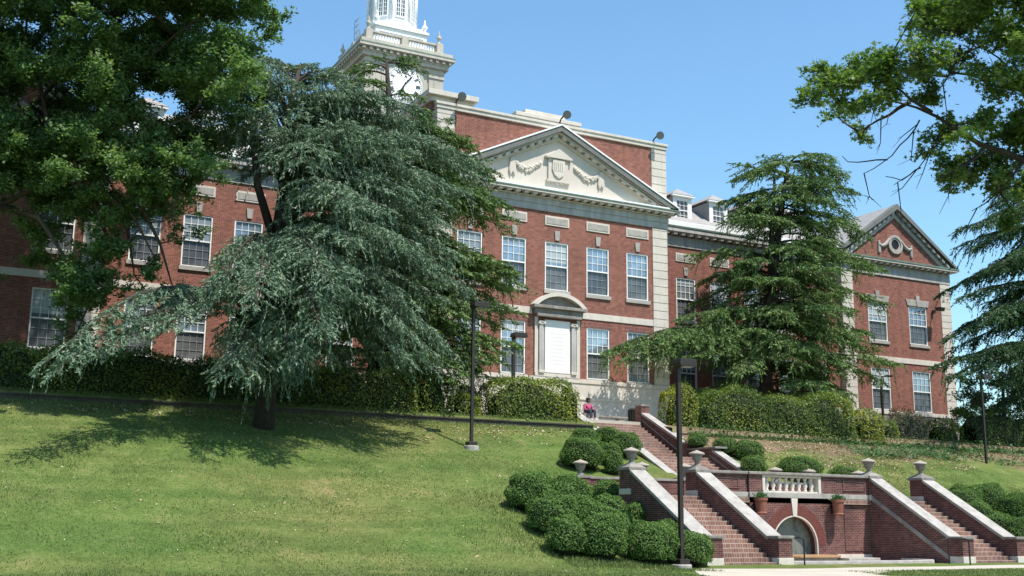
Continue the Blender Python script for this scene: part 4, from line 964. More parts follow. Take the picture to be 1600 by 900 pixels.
# ================================================================== conifers
def conifer(name, label, loc, trunk, limbs, mat, bark, weep, trunk_r=.35, spray=.45, shoot=.23, wd=.06, dens=1.0, leader=None, tintbase=.0, group=None, seclen=(.5, 1.9), droop=.18, start=.18):
    T = thing(name, label, 'tree', loc, group)
    b = MB(); n = len(trunk); b.tube(trunk, [trunk_r*(1-.85*i/(n-1))+.02 for i in range(n)], 10)
    if leader:
        for ld in leader: b.tube(ld, [trunk_r*.45*(1-.8*i/(len(ld)-1))+.02 for i in range(len(ld))], 8)
    b.build('trunk', bark, T, smooth=True)
    bl = MB(); lv = Leaves(); TR = np.array(trunk, float)
    LC = []; LD = []; LT = []; LL = []
    for limb in limbs:
        tip = np.array(limb[:3], float); up = limb[3] if len(limb) > 3 else .15; drop = limb[4] if len(limb) > 4 else None
        zs_ = tip[2]-(drop if drop is not None else rng.uniform(-.3, 1.2))
        zs_ = min(max(zs_, TR[0, 2]+1.2), TR[-1, 2]-.05)
        st = np.array([np.interp(zs_, TR[:, 2], TR[:, k]) for k in range(3)])
        v = tip-st; ln = np.linalg.norm(v)
        if ln < .6: continue
        m = max(6, int(ln/.45)); t = np.linspace(0, 1, m)[:, None]
        arch = np.sin(t**.8*np.pi)*ln*up; wob = np.cumsum(rng.normal(0, .035, (m, 3)), 0)*ln*.12*np.sin(t*np.pi)
        P = st+v*t+np.array([0, 0, 1.])*arch+wob
        bl.tube([tuple(p) for p in P], [max(.014, min(.10, .03+.012*ln)*(1-.88*k/(m-1))) for k in range(m)], 5)
        ns = max(5, int(ln*(1-start)/.15*dens)); tt = np.sort(rng.uniform(start, 1, ns)); tt[-1] = 1
        Q = np.stack([np.interp(tt, t[:, 0], P[:, k]) for k in range(3)], 1)
        dirv = unit(np.stack([np.interp(np.minimum(tt+.06, 1), t[:, 0], P[:, k])-np.interp(tt-.06, t[:, 0], P[:, k]) for k in range(3)], 1))
        sidev = unit(np.cross(dirv, np.array([0, 0, 1.])))
        ltint = rng.uniform(-.12, .12); wl = weep*(limb[5] if len(limb) > 5 else 1)
        for q, d, s_, tq in zip(Q, dirv, sidev, tt):
            sg = rng.choice((-1, 1)); sl = (seclen[0]+(seclen[1]-seclen[0])*(1-tq)**.7)*rng.uniform(.55, 1.1)*min(1, ln/3.2)
            if tq > .97: sd_ = d; sl *= .8
            else: sd_ = unit(s_*sg*rng.uniform(.6, 1)+d*rng.uniform(.35, .9)+rng.normal(0, .12, 3))
            k = max(3, int(sl/.085*dens)); u = np.linspace(.05, 1, k)[:, None]*sl
            S = q+sd_*u; S[:, 2] -= droop*u[:, 0]**2+.0*u[:, 0]; S += rng.normal(0, .02, S.shape)
            dd = unit(np.tile(sd_, (k, 1))+np.array([0, 0, -1.])*(2*droop*u)+rng.normal(0, .42, (k, 3)))
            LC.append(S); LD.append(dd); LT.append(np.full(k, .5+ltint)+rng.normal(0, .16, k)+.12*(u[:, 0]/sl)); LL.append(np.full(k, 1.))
            # side twiglets make a flat spray
            sp = unit(np.cross(sd_, np.array([0, 0, 1.])))
            kk = int(k*1.3); ui = rng.uniform(.1, 1, kk); off = rng.uniform(-1, 1, kk)*spray*np.minimum(sl, 1.2)*.55*(1.15-ui)
            S2 = q+sd_*(ui*sl)[:, None]+sp*off[:, None]; S2[:, 2] -= droop*(ui*sl)**2+.25*np.abs(off)+rng.uniform(0, .06, kk)
            dd2 = unit(sd_*.6+sp*np.sign(off)[:, None]*.9+np.array([0, 0, -.35])+rng.normal(0, .35, (kk, 3)))
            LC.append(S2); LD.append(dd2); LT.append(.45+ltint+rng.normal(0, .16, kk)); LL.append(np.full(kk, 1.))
            # hanging strings
            if wl > 0:
                for _ in range(rng.poisson(wl*sl)):
                    ui_ = rng.uniform(.05, 1); p0 = q+sd_*ui_*sl; p0 = p0+np.array([0, 0, -droop*(ui_*sl)**2])
                    hl = rng.gamma(2.4, .42)*(.5+.5*min(1, ln/4))*(1 if weep > 1.4 else .5)*min(1, .4+.6*wl/max(weep, .01))
                    hl = min(hl, 3.2, max(.1, p0[2]-gh(p0[0], p0[1])-.15)); kh = max(2, int(hl/.085*dens)); uh = np.linspace(0, hl, kh)
                    sw = rng.normal(0, .12, 2)+(d[:2]*.45+sd_[:2]*.25)*rng.uniform(.2, 1)
                    H = p0+np.stack([sw[0]*uh+.05*np.sin(uh*5), sw[1]*uh+.05*np.cos(uh*4), -uh], 1)
                    dh = unit(np.array([0, 0, -1.])+rng.normal(0, .45, (kh, 3)))
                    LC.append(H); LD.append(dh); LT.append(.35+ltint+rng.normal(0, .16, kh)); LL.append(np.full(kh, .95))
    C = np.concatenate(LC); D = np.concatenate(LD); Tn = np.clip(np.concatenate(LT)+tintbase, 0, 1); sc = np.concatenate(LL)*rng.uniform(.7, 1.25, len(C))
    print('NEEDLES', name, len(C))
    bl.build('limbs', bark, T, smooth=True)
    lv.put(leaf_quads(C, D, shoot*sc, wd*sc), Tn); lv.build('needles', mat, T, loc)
    return T, len(C)

T1L = [(-17.12,-11,20),(-18,-12,17.28),(-17.75,-13,15.43),(-15.4,-9,21.38),(-13.95,-10,21.01),(-12.76,-10,20.65),(-11.89,-11,19.58),(-11.07,-12,19.11),(-9.45,-11,18.84),(-7.1,-10,18.17),(-5.13,-9,17.92),(-11.15,-14,14.85),(-13.54,-16,14.74),(-15.08,-16,15),(-8.97,-13,14.3),(-7.21,-12,12.76),(-8.29,-13,10.5),(-11.06,-16,12.01),(-13.78,-17,11.47),(-15.97,-17,11.43),(-17.37,-16,12.07),(-17.86,-13,13.21),(-18.27,-15,9.9),(-18.86,-17,7.9),(-17.1,-18,9.48),(-15.02,-18,9.47),(-12.71,-17,9.89),(-9.28,-14,8.92),(-6.98,-12.5,9.32),(-10.36,-14,7.79),(-13.26,-16,7.82),(-20.29,-15,7.95),(-22.3,-16,6.88),(-23.93,-17,5.9),(-15.45,-16,7.17),(-17.15,-15.5,6.41),(-12.81,-17,12.82),(-16.08,-15,16.15)]
T2L = [(-8.51,-5,24.45),(-10.13,-6,23.24),(-10.99,-7,21.89),(-6.76,-5,24.46),(-6.56,-6,23.55),(-5.34,-6,21.13),(-3.88,-6,19.95),(-2.96,-6,18.64),(-6.18,-8,17.94),(-7.19,-7,21.81),(-1.38,-5.5,16.61),(-3.25,-7,16.84),(-0.61,-6,13.01),(-1.95,-7,13.57),(-4.05,-8,13.94),(-1.92,-6,9.85),(-2.95,-7,9.17),(-4.46,-8,8.49),(-5.46,-8,15.97),(-5.02,-8,11.34),(-1.32,-5.5,11.43)]
T4L = [(31.34,-7,18.94),(29.52,-9,19.64),(28.58,-10,16.6),(27.98,-8,14.91),(31,-6,16.79),(26.66,-8,12.43),(25.71,-8,10.74),(24.45,-10,9.76),(26.66,-10,11.03),(26.77,-11,13.16),(32.25,-9,20.91),(29.95,-11,17.34),(30.46,-9,9.88),(33.26,-8,8.57),(31.6,-7,8.56)]
OAKC = [(-11.24,-38.93,10.63,0.63),(-11.88,-38.99,10.2,0.39),(-10.43,-38.87,11.07,0.63),(-10.28,-39.8,10.94,0.67),(-10.03,-40.26,10.94,0.59),(-9.82,-39.06,10.6,0.42),(-9.61,-37.29,10.73,0.31),(-9.24,-37.79,10.15,0.28),(-8.17,-39.04,12.6,0.59),(-9.86,-40.06,12.15,0.42),(-7.99,-39.93,12.4,0.81),(-8,-40.71,11.65,0.77),(-8.11,-41.17,12.24,0.7),(-8.61,-40.81,10.74,0.5),(-7.72,-40.89,10.78,0.63),(-7.31,-38.35,10.26,0.48),(-7.15,-38.64,9.55,0.56),(-6.51,-39.04,9.48,0.63),(-6.1,-39.46,10.29,0.63),(-8.52,-40.33,9.82,0.42),(-7.35,-40.23,8.59,0.42),(-8.46,-38.7,9.59,0.22),(-6.05,-39.27,8.24,0.17),(-7.36,-38.99,11.98,0.56),(-8.29,-38.32,11.6,0.42),(-10.82,-39.56,10,0.36),(-7.96,-38.93,9.09,0.35),(-6.09,-40.38,12.19,0.98),(-6.21,-40.43,10.05,0.98),(-7.1,-40.79,8.37,0.7),(-5.8,-41.01,11.11,1.26),(-8.74,-41.25,12.7,0.84),(-5.55,-40.17,14.28,1.12),(-7.77,-39.13,13.72,0.7),(-10.21,-38.32,10.59,0.42),(-11.37,-38.7,10.97,0.31),(-4.1,-39.96,9.63,1.12)]
OAKB = [[(-3.62,-40.02,7.26),(-4.83,-39.78,8.96),(-6.36,-39.68,9.5),(-7.55,-39.66,9.64),(-8.2,-39.39,9.95),(-8.68,-39.23,10.35),(-9.14,-39.04,10.55),(-10.02,-38.61,10.68)],[(-8.68,-39.23,10.35),(-9.71,-39.23,10.68),(-10.17,-39.16,10.9)],[(-6.36,-39.68,9.5),(-6.67,-40.37,10.72),(-7.5,-40.12,11.54),(-8.3,-39.83,12.08)],[(-9.14,-39.04,10.55),(-9.38,-38.51,10.31),(-9.85,-38.2,10.03)],[(-8.87,-39.09,10.19),(-9.06,-38.91,9.8),(-9.29,-38.46,9.38),(-9.7,-38.18,9.07)],[(-8.38,-39.28,9.88),(-8.37,-38.9,9.7),(-8.36,-38.59,9.34),(-8.89,-38.22,8.91)],[(-8.27,-39.78,11.8),(-8.4,-39.59,11.25),(-8.54,-39.42,10.84),(-8.78,-39.26,10.7)],[(-7.55,-39.66,9.64),(-7.99,-39.31,9.13),(-8.46,-39,8.84)],[(-6.36,-39.68,9.5),(-6.79,-39.29,8.8),(-7.25,-38.95,8.37)],[(-8.36,-38.59,9.34),(-8.71,-38.34,9.05),(-9.04,-38.19,9.12)],[(-9.29,-38.46,9.38),(-9.97,-38.09,9.3),(-10.2,-38,9.43)]]
ASHC = [(-24.33,-7.99,16.24,0.73),(-22.92,-8.76,23.81,0.86),(-30.23,-2.7,22.16,0.81),(-21.84,-13.46,14.05,0.74),(-30.54,-10.38,21.1,0.71),(-21.7,-9.71,17.35,0.63),(-21.29,-12.3,20.09,0.53),(-20.16,-11.62,18.94,0.93),(-18.91,-9.08,28.69,0.71),(-21.8,-12.15,11.49,0.65),(-28.26,-4.76,26.07,0.58),(-22.73,-6.75,19.19,0.56),(-22.64,-13.1,23.24,0.62),(-17.97,-9.14,24.3,0.79),(-27.54,-7.25,25.63,0.61),(-22.01,-5.29,21.45,0.72),(-22.31,-10.87,10.11,0.91),(-19.13,-9.44,23.07,0.92),(-22.83,-13.46,17.36,0.93),(-19.33,-13.3,14.84,0.82),(-30.8,-2.33,23.79,0.78),(-31,-9.54,19.89,0.58),(-25.58,-8.29,15.71,0.9),(-23.6,-14.33,21.97,0.91),(-21.96,-10.98,17.23,0.95),(-30.07,-0.82,17.69,0.83),(-17.75,-8.24,20.27,0.76),(-21.99,-8.6,20.02,0.54),(-20.46,-9.65,19.82,0.7),(-20.28,-16.18,23.01,0.77),(-24.52,-8.98,22.39,0.78),(-18.36,-13.96,21.22,0.81),(-28.78,-5.47,24.15,0.7),(-18.83,-14.41,19.58,0.69),(-25.44,-10.52,14.89,0.72),(-17.61,-12.86,21.44,0.62),(-28.11,-6.35,18.96,0.64),(-30.62,-10.84,23.81,0.82),(-23.49,-13.73,19.16,0.56),(-25.43,-11.78,24.92,0.56),(-30.22,-3,15.33,0.79),(-28.16,-10.72,16.3,0.71),(-21.38,-12.27,22.73,0.81),(-23.3,-9.01,15.07,0.86),(-18.12,-10.85,26.13,0.56),(-24.25,-8.63,14.81,0.76),(-23.81,-5.38,15.23,0.87),(-20.71,-4.96,14.4,0.94),(-26.75,-7.93,25.32,0.85),(-25.06,-13.56,24.04,0.86),(-28.79,-9.69,19.11,0.57),(-17.84,-12.83,25.26,0.63),(-19.57,-6.47,15.83,0.75),(-26.65,-3.37,21,0.59),(-23.22,-9.73,22.97,0.77),(-23.46,-7.19,14.03,0.69),(-24.66,-6.36,25.69,0.91),(-20.9,-14.26,24.96,0.81),(-26.71,-11.04,18.66,0.83),(-29.18,-8.24,16.27,0.74),(-23.85,-8.37,24.27,0.79),(-18.44,-9.21,23.69,0.91),(-26.85,-10.05,19.76,0.95),(-18.31,-10.5,25.25,0.62),(-19.89,-10.09,25.2,0.51),(-17.04,-10.96,25.76,0.73),(-22.05,-14.13,21.55,0.52),(-23.26,-11.83,16.11,0.58),(-17.37,-9.07,27.02,0.71),(-20.13,-10.71,20.74,0.69),(-22.86,-7.55,28.07,0.58),(-28.76,-11.54,21.48,0.9),(-21.99,-9.5,19.24,0.94),(-19.31,-9.26,22.92,0.85),(-18.64,-7.67,20.55,0.81),(-21.3,-11.61,25.24,0.5),(-25.7,-9.23,14.18,0.93),(-21.5,-9.42,20.72,0.74),(-30.41,-6.6,14.6,0.68),(-30.69,-9.63,21.3,0.61),(-16.73,-7.17,17.97,0.76),(-29.61,-9.15,14.34,0.92),(-28.79,-5.73,17.89,0.78),(-23.33,-10.11,15.07,0.79),(-23.42,-11.24,20.65,0.51),(-28.39,-5.34,27,0.68),(-16.97,-7.54,20.41,0.61),(-22.97,-10.67,24.34,0.59),(-30.25,-5.23,16.68,0.8),(-24.88,-9.39,21.5,0.85),(-20.24,-7.46,23.88,0.85),(-21.95,-7.99,20.73,0.75),(-22.45,-11.37,14.21,0.61),(-31.31,-6.79,25.09,0.78),(-29.37,-9.1,15.4,0.8),(-22.75,-8.4,14.99,0.59),(-30.8,-4.96,24.91,0.85),(-28.12,-3.27,19.82,0.67),(-24.84,-4.61,21.17,0.54),(-29.82,-2.95,16.72,0.63),(-20.24,-10.34,26.04,0.54),(-27.6,-5.58,24.96,0.66),(-26.52,-3.41,20.62,0.61),(-18.18,-8.37,17.1,0.9),(-27.86,-7.66,26.4,0.76),(-29.88,-8.83,15.3,0.54),(-22.27,-9.1,24.67,0.61),(-19.32,-6.51,21.07,0.8),(-23.58,-6.13,17.38,0.91),(-24.91,-5.63,19.71,0.95),(-26.22,-9.03,23.21,0.63),(-18.39,-16.48,23.84,0.79),(-20.33,-11.76,23.22,0.76),(-19.13,-15.53,24.55,0.6),(-28.36,-10.2,21.81,0.84),(-26.41,-6.81,16.47,0.62),(-28.76,-4.68,27.08,0.67),(-22.86,-3.88,18.65,0.8),(-28.51,-8.97,25.77,0.86),(-20.86,-12.63,14.61,0.64),(-24.26,-14.1,21.72,0.87),(-26.71,-5.95,13.38,0.71),(-18.89,-15.22,23.71,0.74),(-24.14,-11.23,22.94,0.64),(-30.46,-3.47,21.75,0.66),(-21.76,-11.28,24.56,0.94),(-22.39,-4.38,19.82,0.86),(-27.83,-6.79,14.93,0.74),(-26.99,-5.61,21.01,0.62),(-29.88,-4.76,25.78,0.58),(-30.11,-9.57,20.88,0.68),(-19.35,-11.85,19.3,0.51),(-31.25,-3.55,21.02,0.55),(-25.37,-4.18,18.25,0.78),(-23.6,-12.33,18.87,0.82),(-19.15,-10.72,23.61,0.59),(-30.46,-3.9,22.85,0.65),(-18.39,-15.21,18.73,0.94),(-22.31,-4.75,17.53,0.95),(-18.28,-7.5,16.53,0.63),(-17.76,-9.34,23.62,0.58),(-24.07,-12.82,23.78,0.94),(-22.13,-10.76,11.28,0.71),(-29.12,-9,18.34,0.73),(-27.06,-4.81,16.56,0.52),(-21.77,-9.82,24.45,0.71),(-24.64,-4.71,15.84,0.84),(-18.54,-10.71,19.41,0.91),(-22.94,-4.62,18.21,0.64),(-20.4,-11.47,15.16,0.77),(-30.79,-6.08,24.28,0.68),(-27.93,-9.34,19.97,0.53),(-18.97,-13.73,18.02,0.84),(-21.64,-4.71,10.53,0.56),(-27.88,-11.05,19.43,0.9),(-19.13,-10.27,19.69,0.52),(-24.44,-5.11,24.58,0.9),(-24.47,-4.57,25.58,0.59),(-22.83,-14.24,21.26,0.55),(-20.25,-7.34,22.32,0.82),(-25.43,-10.91,24.29,0.82),(-28.85,-5.34,23.95,0.86),(-22.52,-5.98,24.18,0.8),(-26.65,-1.38,16.08,0.7),(-23.16,-7.43,17.19,0.63),(-26.82,-2.55,17.68,0.94),(-30.61,-5.88,17.7,0.92),(-24.24,-7.95,23.95,0.66),(-20.62,-13.76,22.52,0.7),(-27.64,-5.45,17.85,0.72),(-30.43,-3.59,15.78,0.89),(-29.11,-6.91,23.77,0.7),(-25.26,-12.47,20.12,0.91),(-22.88,-11.03,15.9,0.57),(-27.38,-7.12,26.4,0.74),(-26.98,-3.03,16.66,0.58),(-28.01,-4.31,25.08,0.85),(-30.23,-7.91,18.05,0.94),(-30.76,0.11,19.07,0.57),(-24.11,-9.55,12.37,0.9),(-29.2,-6.53,19.09,0.53),(-20.72,-10.46,22.67,0.61),(-30.45,-9.33,17.64,0.65),(-17.45,-8.39,19.32,0.67),(-20.59,-14.07,21.43,0.75),(-29.24,-6.89,22.7,0.64),(-19.67,-15.64,21.17,0.81),(-26.28,-10.85,20.33,0.62),(-27.37,-2.73,21.52,0.66),(-30.87,-9.19,19.09,0.9),(-30.25,-9.64,17.73,0.57),(-23.28,-11.15,25.71,0.74),(-20.52,-12.11,13.7,0.63),(-20.27,-6.94,20.48,0.6),(-27.15,-11.46,18.59,0.51),(-21.11,-4.71,17.62,0.63),(-19.51,-15.44,20.74,0.69),(-26.21,-10.38,24.72,0.72),(-27.63,-7.85,23.58,0.58),(-21.97,-11.75,21.63,0.69),(-28.73,-4.73,16.02,0.82),(-30.7,-9.21,17.85,0.68),(-30.29,-5.1,17.35,0.65),(-28.31,-4.2,28.03,0.75),(-26.92,-6.14,14.24,0.78),(-16.38,-8.45,21.65,0.85),(-21.71,-9.6,15.03,0.62),(-18.55,-12.84,26.05,0.64),(-28.73,-9.25,21.31,0.5),(-23.29,-8.97,19.39,0.79),(-22.46,-5.14,16.05,0.94),(-26.52,-9.19,19.56,0.82),(-19.61,-11.92,23.73,0.75),(-23.86,-10.92,21.58,0.58),(-24.53,-13.42,22.42,0.55),(-21.11,-8.7,25.82,0.72),(-30.96,-2.66,23.06,0.68),(-21.24,-12.22,21.36,0.65),(-22.76,-7.89,19.34,0.87),(-19.74,-10.32,25.14,0.6),(-29.44,-3.19,28.45,0.94),(-21.44,-5.19,21.06,0.52),(-21.58,-12.97,23.55,0.83),(-30.56,-5.69,16.21,0.64),(-24.85,-2.45,16.55,0.68),(-21.25,-12.76,15.61,0.58),(-24.92,-13.7,22.29,0.75),(-28.69,-7.75,14.37,0.72),(-26.3,-12.01,20.13,0.9),(-27.35,-8.26,25.09,0.95),(-30.21,-3.41,16.8,0.62),(-29.29,-10.84,24.27,0.53),(-24.16,-5.82,28.67,0.5),(-19.98,-7.49,20.48,0.85),(-19.08,-15.22,24.97,0.67),(-25.55,-8.84,14.32,0.91),(-27.1,-5.91,25.97,0.6),(-20.53,-12.85,15.7,0.55),(-29.13,-10.7,18.37,0.73),(-17.97,-14.19,22.22,0.84),(-17.02,-11,23.53,0.58),(-26.88,-3.31,25.29,0.57),(-22.29,-12.25,18.7,0.78),(-23.25,-4.92,17.17,0.81),(-24.18,-8.42,14.11,0.6),(-22.61,-13.06,14.81,0.78),(-24.04,-3.47,16.91,0.57),(-21.14,-11.08,21.89,0.74),(-18.67,-10.82,23.7,0.53),(-19.17,-7.54,17.46,0.57),(-26.51,-9.89,24.08,0.89),(-19.71,-13,24.05,0.88),(-21.57,-11.2,18.22,0.64),(-22.03,-8.21,22.3,0.58),(-29.98,-5.54,24.93,0.66),(-20.63,-11.32,19.73,0.57),(-22.03,-10.31,18.55,0.71),(-21.5,-12.55,21.49,0.89),(-20.6,-13.69,14.44,0.69),(-27.09,-8.7,17.82,0.81),(-22.11,-13.64,20.7,0.9),(-27.53,-3.49,19.94,0.88),(-21.88,-5.16,17.78,0.54),(-20.98,-6.05,21.99,0.51),(-21.86,-9.68,17.93,0.64),(-20.38,-4.9,16.84,0.95),(-24.65,-10.86,18.29,0.95),(-28.25,-7.41,19.41,0.83),(-30.57,-4.88,24.02,0.83),(-21.07,-15.76,22.34,0.89),(-26,-10.65,15.61,0.86),(-26.62,-6.02,17.49,0.56),(-29.88,-2.26,17.99,0.61),(-25.87,-9.44,25.4,0.75),(-19.18,-11.85,23.96,0.68),(-25.83,-6.24,27.96,0.83),(-21.84,-15.09,21.77,0.55),(-20.14,-15.95,23.87,0.62),(-17.51,-9.65,20.3,0.62),(-25.86,-8.76,18.25,0.69),(-25.52,-13.26,23.66,0.74),(-23.57,-12.58,17.92,0.67),(-26.43,-4.47,18.49,0.72),(-30.82,-9.62,17.4,0.77),(-17.45,-13.35,19.53,0.64),(-21.94,-8.81,15.82,0.73),(-21.17,-13.77,24.55,0.62),(-19.66,-11.62,18.54,0.63),(-21.49,-8.07,26.62,0.65),(-22.94,-14.72,23.51,0.78),(-23.56,-11.16,26.15,0.81),(-19.88,-11.68,18.19,0.7),(-25.28,-6.83,25.5,0.53),(-23.9,-11.55,23.72,0.93),(-25.12,-10.99,15.65,0.89),(-25.09,-10.63,25.47,0.8),(-17.64,-12.54,17.3,0.85),(-23.34,-12.86,21.54,0.66),(-22.26,-8.2,17.32,0.88),(-25.46,-2.29,17.22,0.65),(-21.03,-8.6,23.31,0.76),(-28.13,-8.89,24.85,0.82),(-24.19,-2.85,16.54,0.91),(-24.24,-5.58,18.48,0.55),(-25.84,-3.68,11.4,0.76),(-22.89,-5.08,22.19,0.84),(-20.41,-14.3,23.62,0.59),(-22.75,-5.7,16.15,0.76),(-27.67,-6.86,22.16,0.61),(-27.25,-7.56,21.89,0.62),(-27.29,-3.75,22.95,0.57),(-28.11,-9.08,24.96,0.85),(-27.75,-4.11,19.01,0.92),(-23.73,-10.55,15.47,0.93),(-23.64,-11.66,23.6,0.89),(-29.68,-9,13.15,0.76),(-19.44,-10.14,17.19,0.58),(-24.71,-8.96,25.45,0.94),(-23.65,-11.35,23.45,0.82),(-30.93,-2.69,18.13,0.78),(-31.78,-4.22,26.86,0.73),(-32.3,-1.12,27.49,0.88),(-22.23,-7.22,17.51,0.7),(-29.45,-3.58,23.04,0.65),(-24.1,-12.05,20.71,0.6),(-26.95,-5.6,21.19,0.86),(-24.13,-12.18,24.03,0.6),(-26,-5.93,25.36,0.65),(-19.52,-10.06,20.05,0.83),(-23.47,-7.03,11.59,0.67)]
BUSH = [(-8.02,-19.84,0.91,1.52),(-8.35,-21.98,0.84,1.5),(-8.85,-23.79,0.63,1.39),(-7.6,-24.02,0.8,1.58),(-5.75,-24.04,0.92,1.51),(-4.3,-24.17,0.77,1.26),(-6.41,-19.78,0.88,1.5),(-6.72,-21.36,0.64,1.33),(-5.31,-20.71,0.69,1.26),(-3.38,-17.68,0.62,0.85),(-3.61,-20.01,0.54,0.83),(-5.9,-22.24,0.68,1.2),(-4.19,-22.53,0.67,1.11),(-0.33,-11.01,0.67,0.85),(1.34,-10.28,0.69,0.78),(1.02,-12.28,0.75,1.13),(-2.3,-14.0,0.98,1.3),(-0.57,-13.38,0.59,0.95),(-1.15,-14.6,0.42,0.98),(6.68,-10.08,0.5,0.69),(7.55,-11.12,0.66,0.81),(8.42,-11.83,0.78,0.93),(6.99,-13.9,0.62,0.83),(9.27,-14.44,1.1,1.02),(12.01,-14.4,0.7,0.67),(14.71,-18.99,0.95,1.39),(16.45,-18.92,0.97,1.53),(16.83,-20.13,0.89,1.53),(13.6,-21.72,0.71,1.14),(13.51,-22.94,0.66,1.38),(13.91,-20.44,0.7,1.2),(16.56,-21.31,0.98,1.83)]
T1M = [(-17.06,-12,18.96),(-16.16,-13,19.06),(-14.67,-13,18.8),(-13.01,-13,18.7),(-16.84,-13,17.3),(-15.58,-14.5,16.79),(-13.85,-14,17.12),(-12.2,-14,17),(-10.22,-13,16.79),(-12.12,-15,15.5),(-8.79,-12.5,15.73),(-6.48,-10.5,16.14),(-17.81,-12,16.37),(-16.8,-10,18.99),(-10.78,-14.5,14.5),(-13.66,-16.5,13.08),(-15.66,-16.5,13.28),(-7.69,-11.5,14.25),(-10.61,-15,10.98),(-8.61,-13,11.84),(-6.53,-11.5,11.21),(-12.47,-16.5,8.78),(-10.43,-15,9.7),(-7.56,-12.5,8.18),(-8.79,-13,7.49),(-10.81,-15,8.65),(-15.26,-17.5,7.92),(-16.62,-18,8.86),(-17.59,-17.5,8.62),(-14.4,-17.5,10.33),(-12.56,-16.5,11.23),(-14.78,-17,11.83),(-16.21,-17.5,8.29),(-18.47,-16.5,8.92),(-18.17,-15,6.39)]
ASHLOW = [(-20.06,-10.04,10.87,0.42),(-19.2,-12.54,14.01,0.42),(-19.26,-12.4,13.62,0.42),(-22.08,-10.05,11.63,0.42),(-23.45,-10.81,12.9,0.42),(-22.55,-11.21,10.11,0.42),(-20.85,-13.33,13.09,0.42),(-19.52,-13.13,12.93,0.42),(-21.68,-9.94,9.62,0.42),(-19.98,-10.12,13.61,0.42),(-19.56,-9.67,9.84,0.42),(-22.11,-11.8,12.15,0.42),(-22.9,-11.18,13.64,0.42),(-20.6,-11.03,14.33,0.42),(-21.65,-9.6,12.96,0.42),(-21.13,-11.15,12.65,0.42),(-19.91,-10.2,14.37,0.42),(-22.94,-8.33,10.83,0.42),(-23.12,-10.04,10.31,0.42),(-21.06,-13.18,13.67,0.42),(-22.35,-10.92,9.42,0.42),(-21.48,-9.61,11.89,0.42),(-22.54,-8.72,10.8,0.42),(-19.18,-10.72,14.45,0.42),(-22.9,-9.7,12.62,0.42),(-22.06,-11.83,12.36,0.42),(-23.03,-9.54,13.61,0.42),(-22.81,-9.34,9.48,0.42),(-21.47,-10.63,13.11,0.42),(-19.47,-12.1,11.95,0.42),(-23.01,-11.25,9.49,0.42),(-21,-12.01,9.93,0.42),(-19.54,-10.72,9.76,0.42),(-19.82,-12.25,13.61,0.42),(-23.31,-9.1,7.75,0.35),(-23.05,-9.43,8.6,0.35),(-21.27,-10.17,7.76,0.35),(-21.42,-10.29,8.62,0.35),(-22.53,-9.57,8.01,0.35),(-22.65,-9.73,8.96,0.35),(-22.86,-9.69,9.27,0.35)]
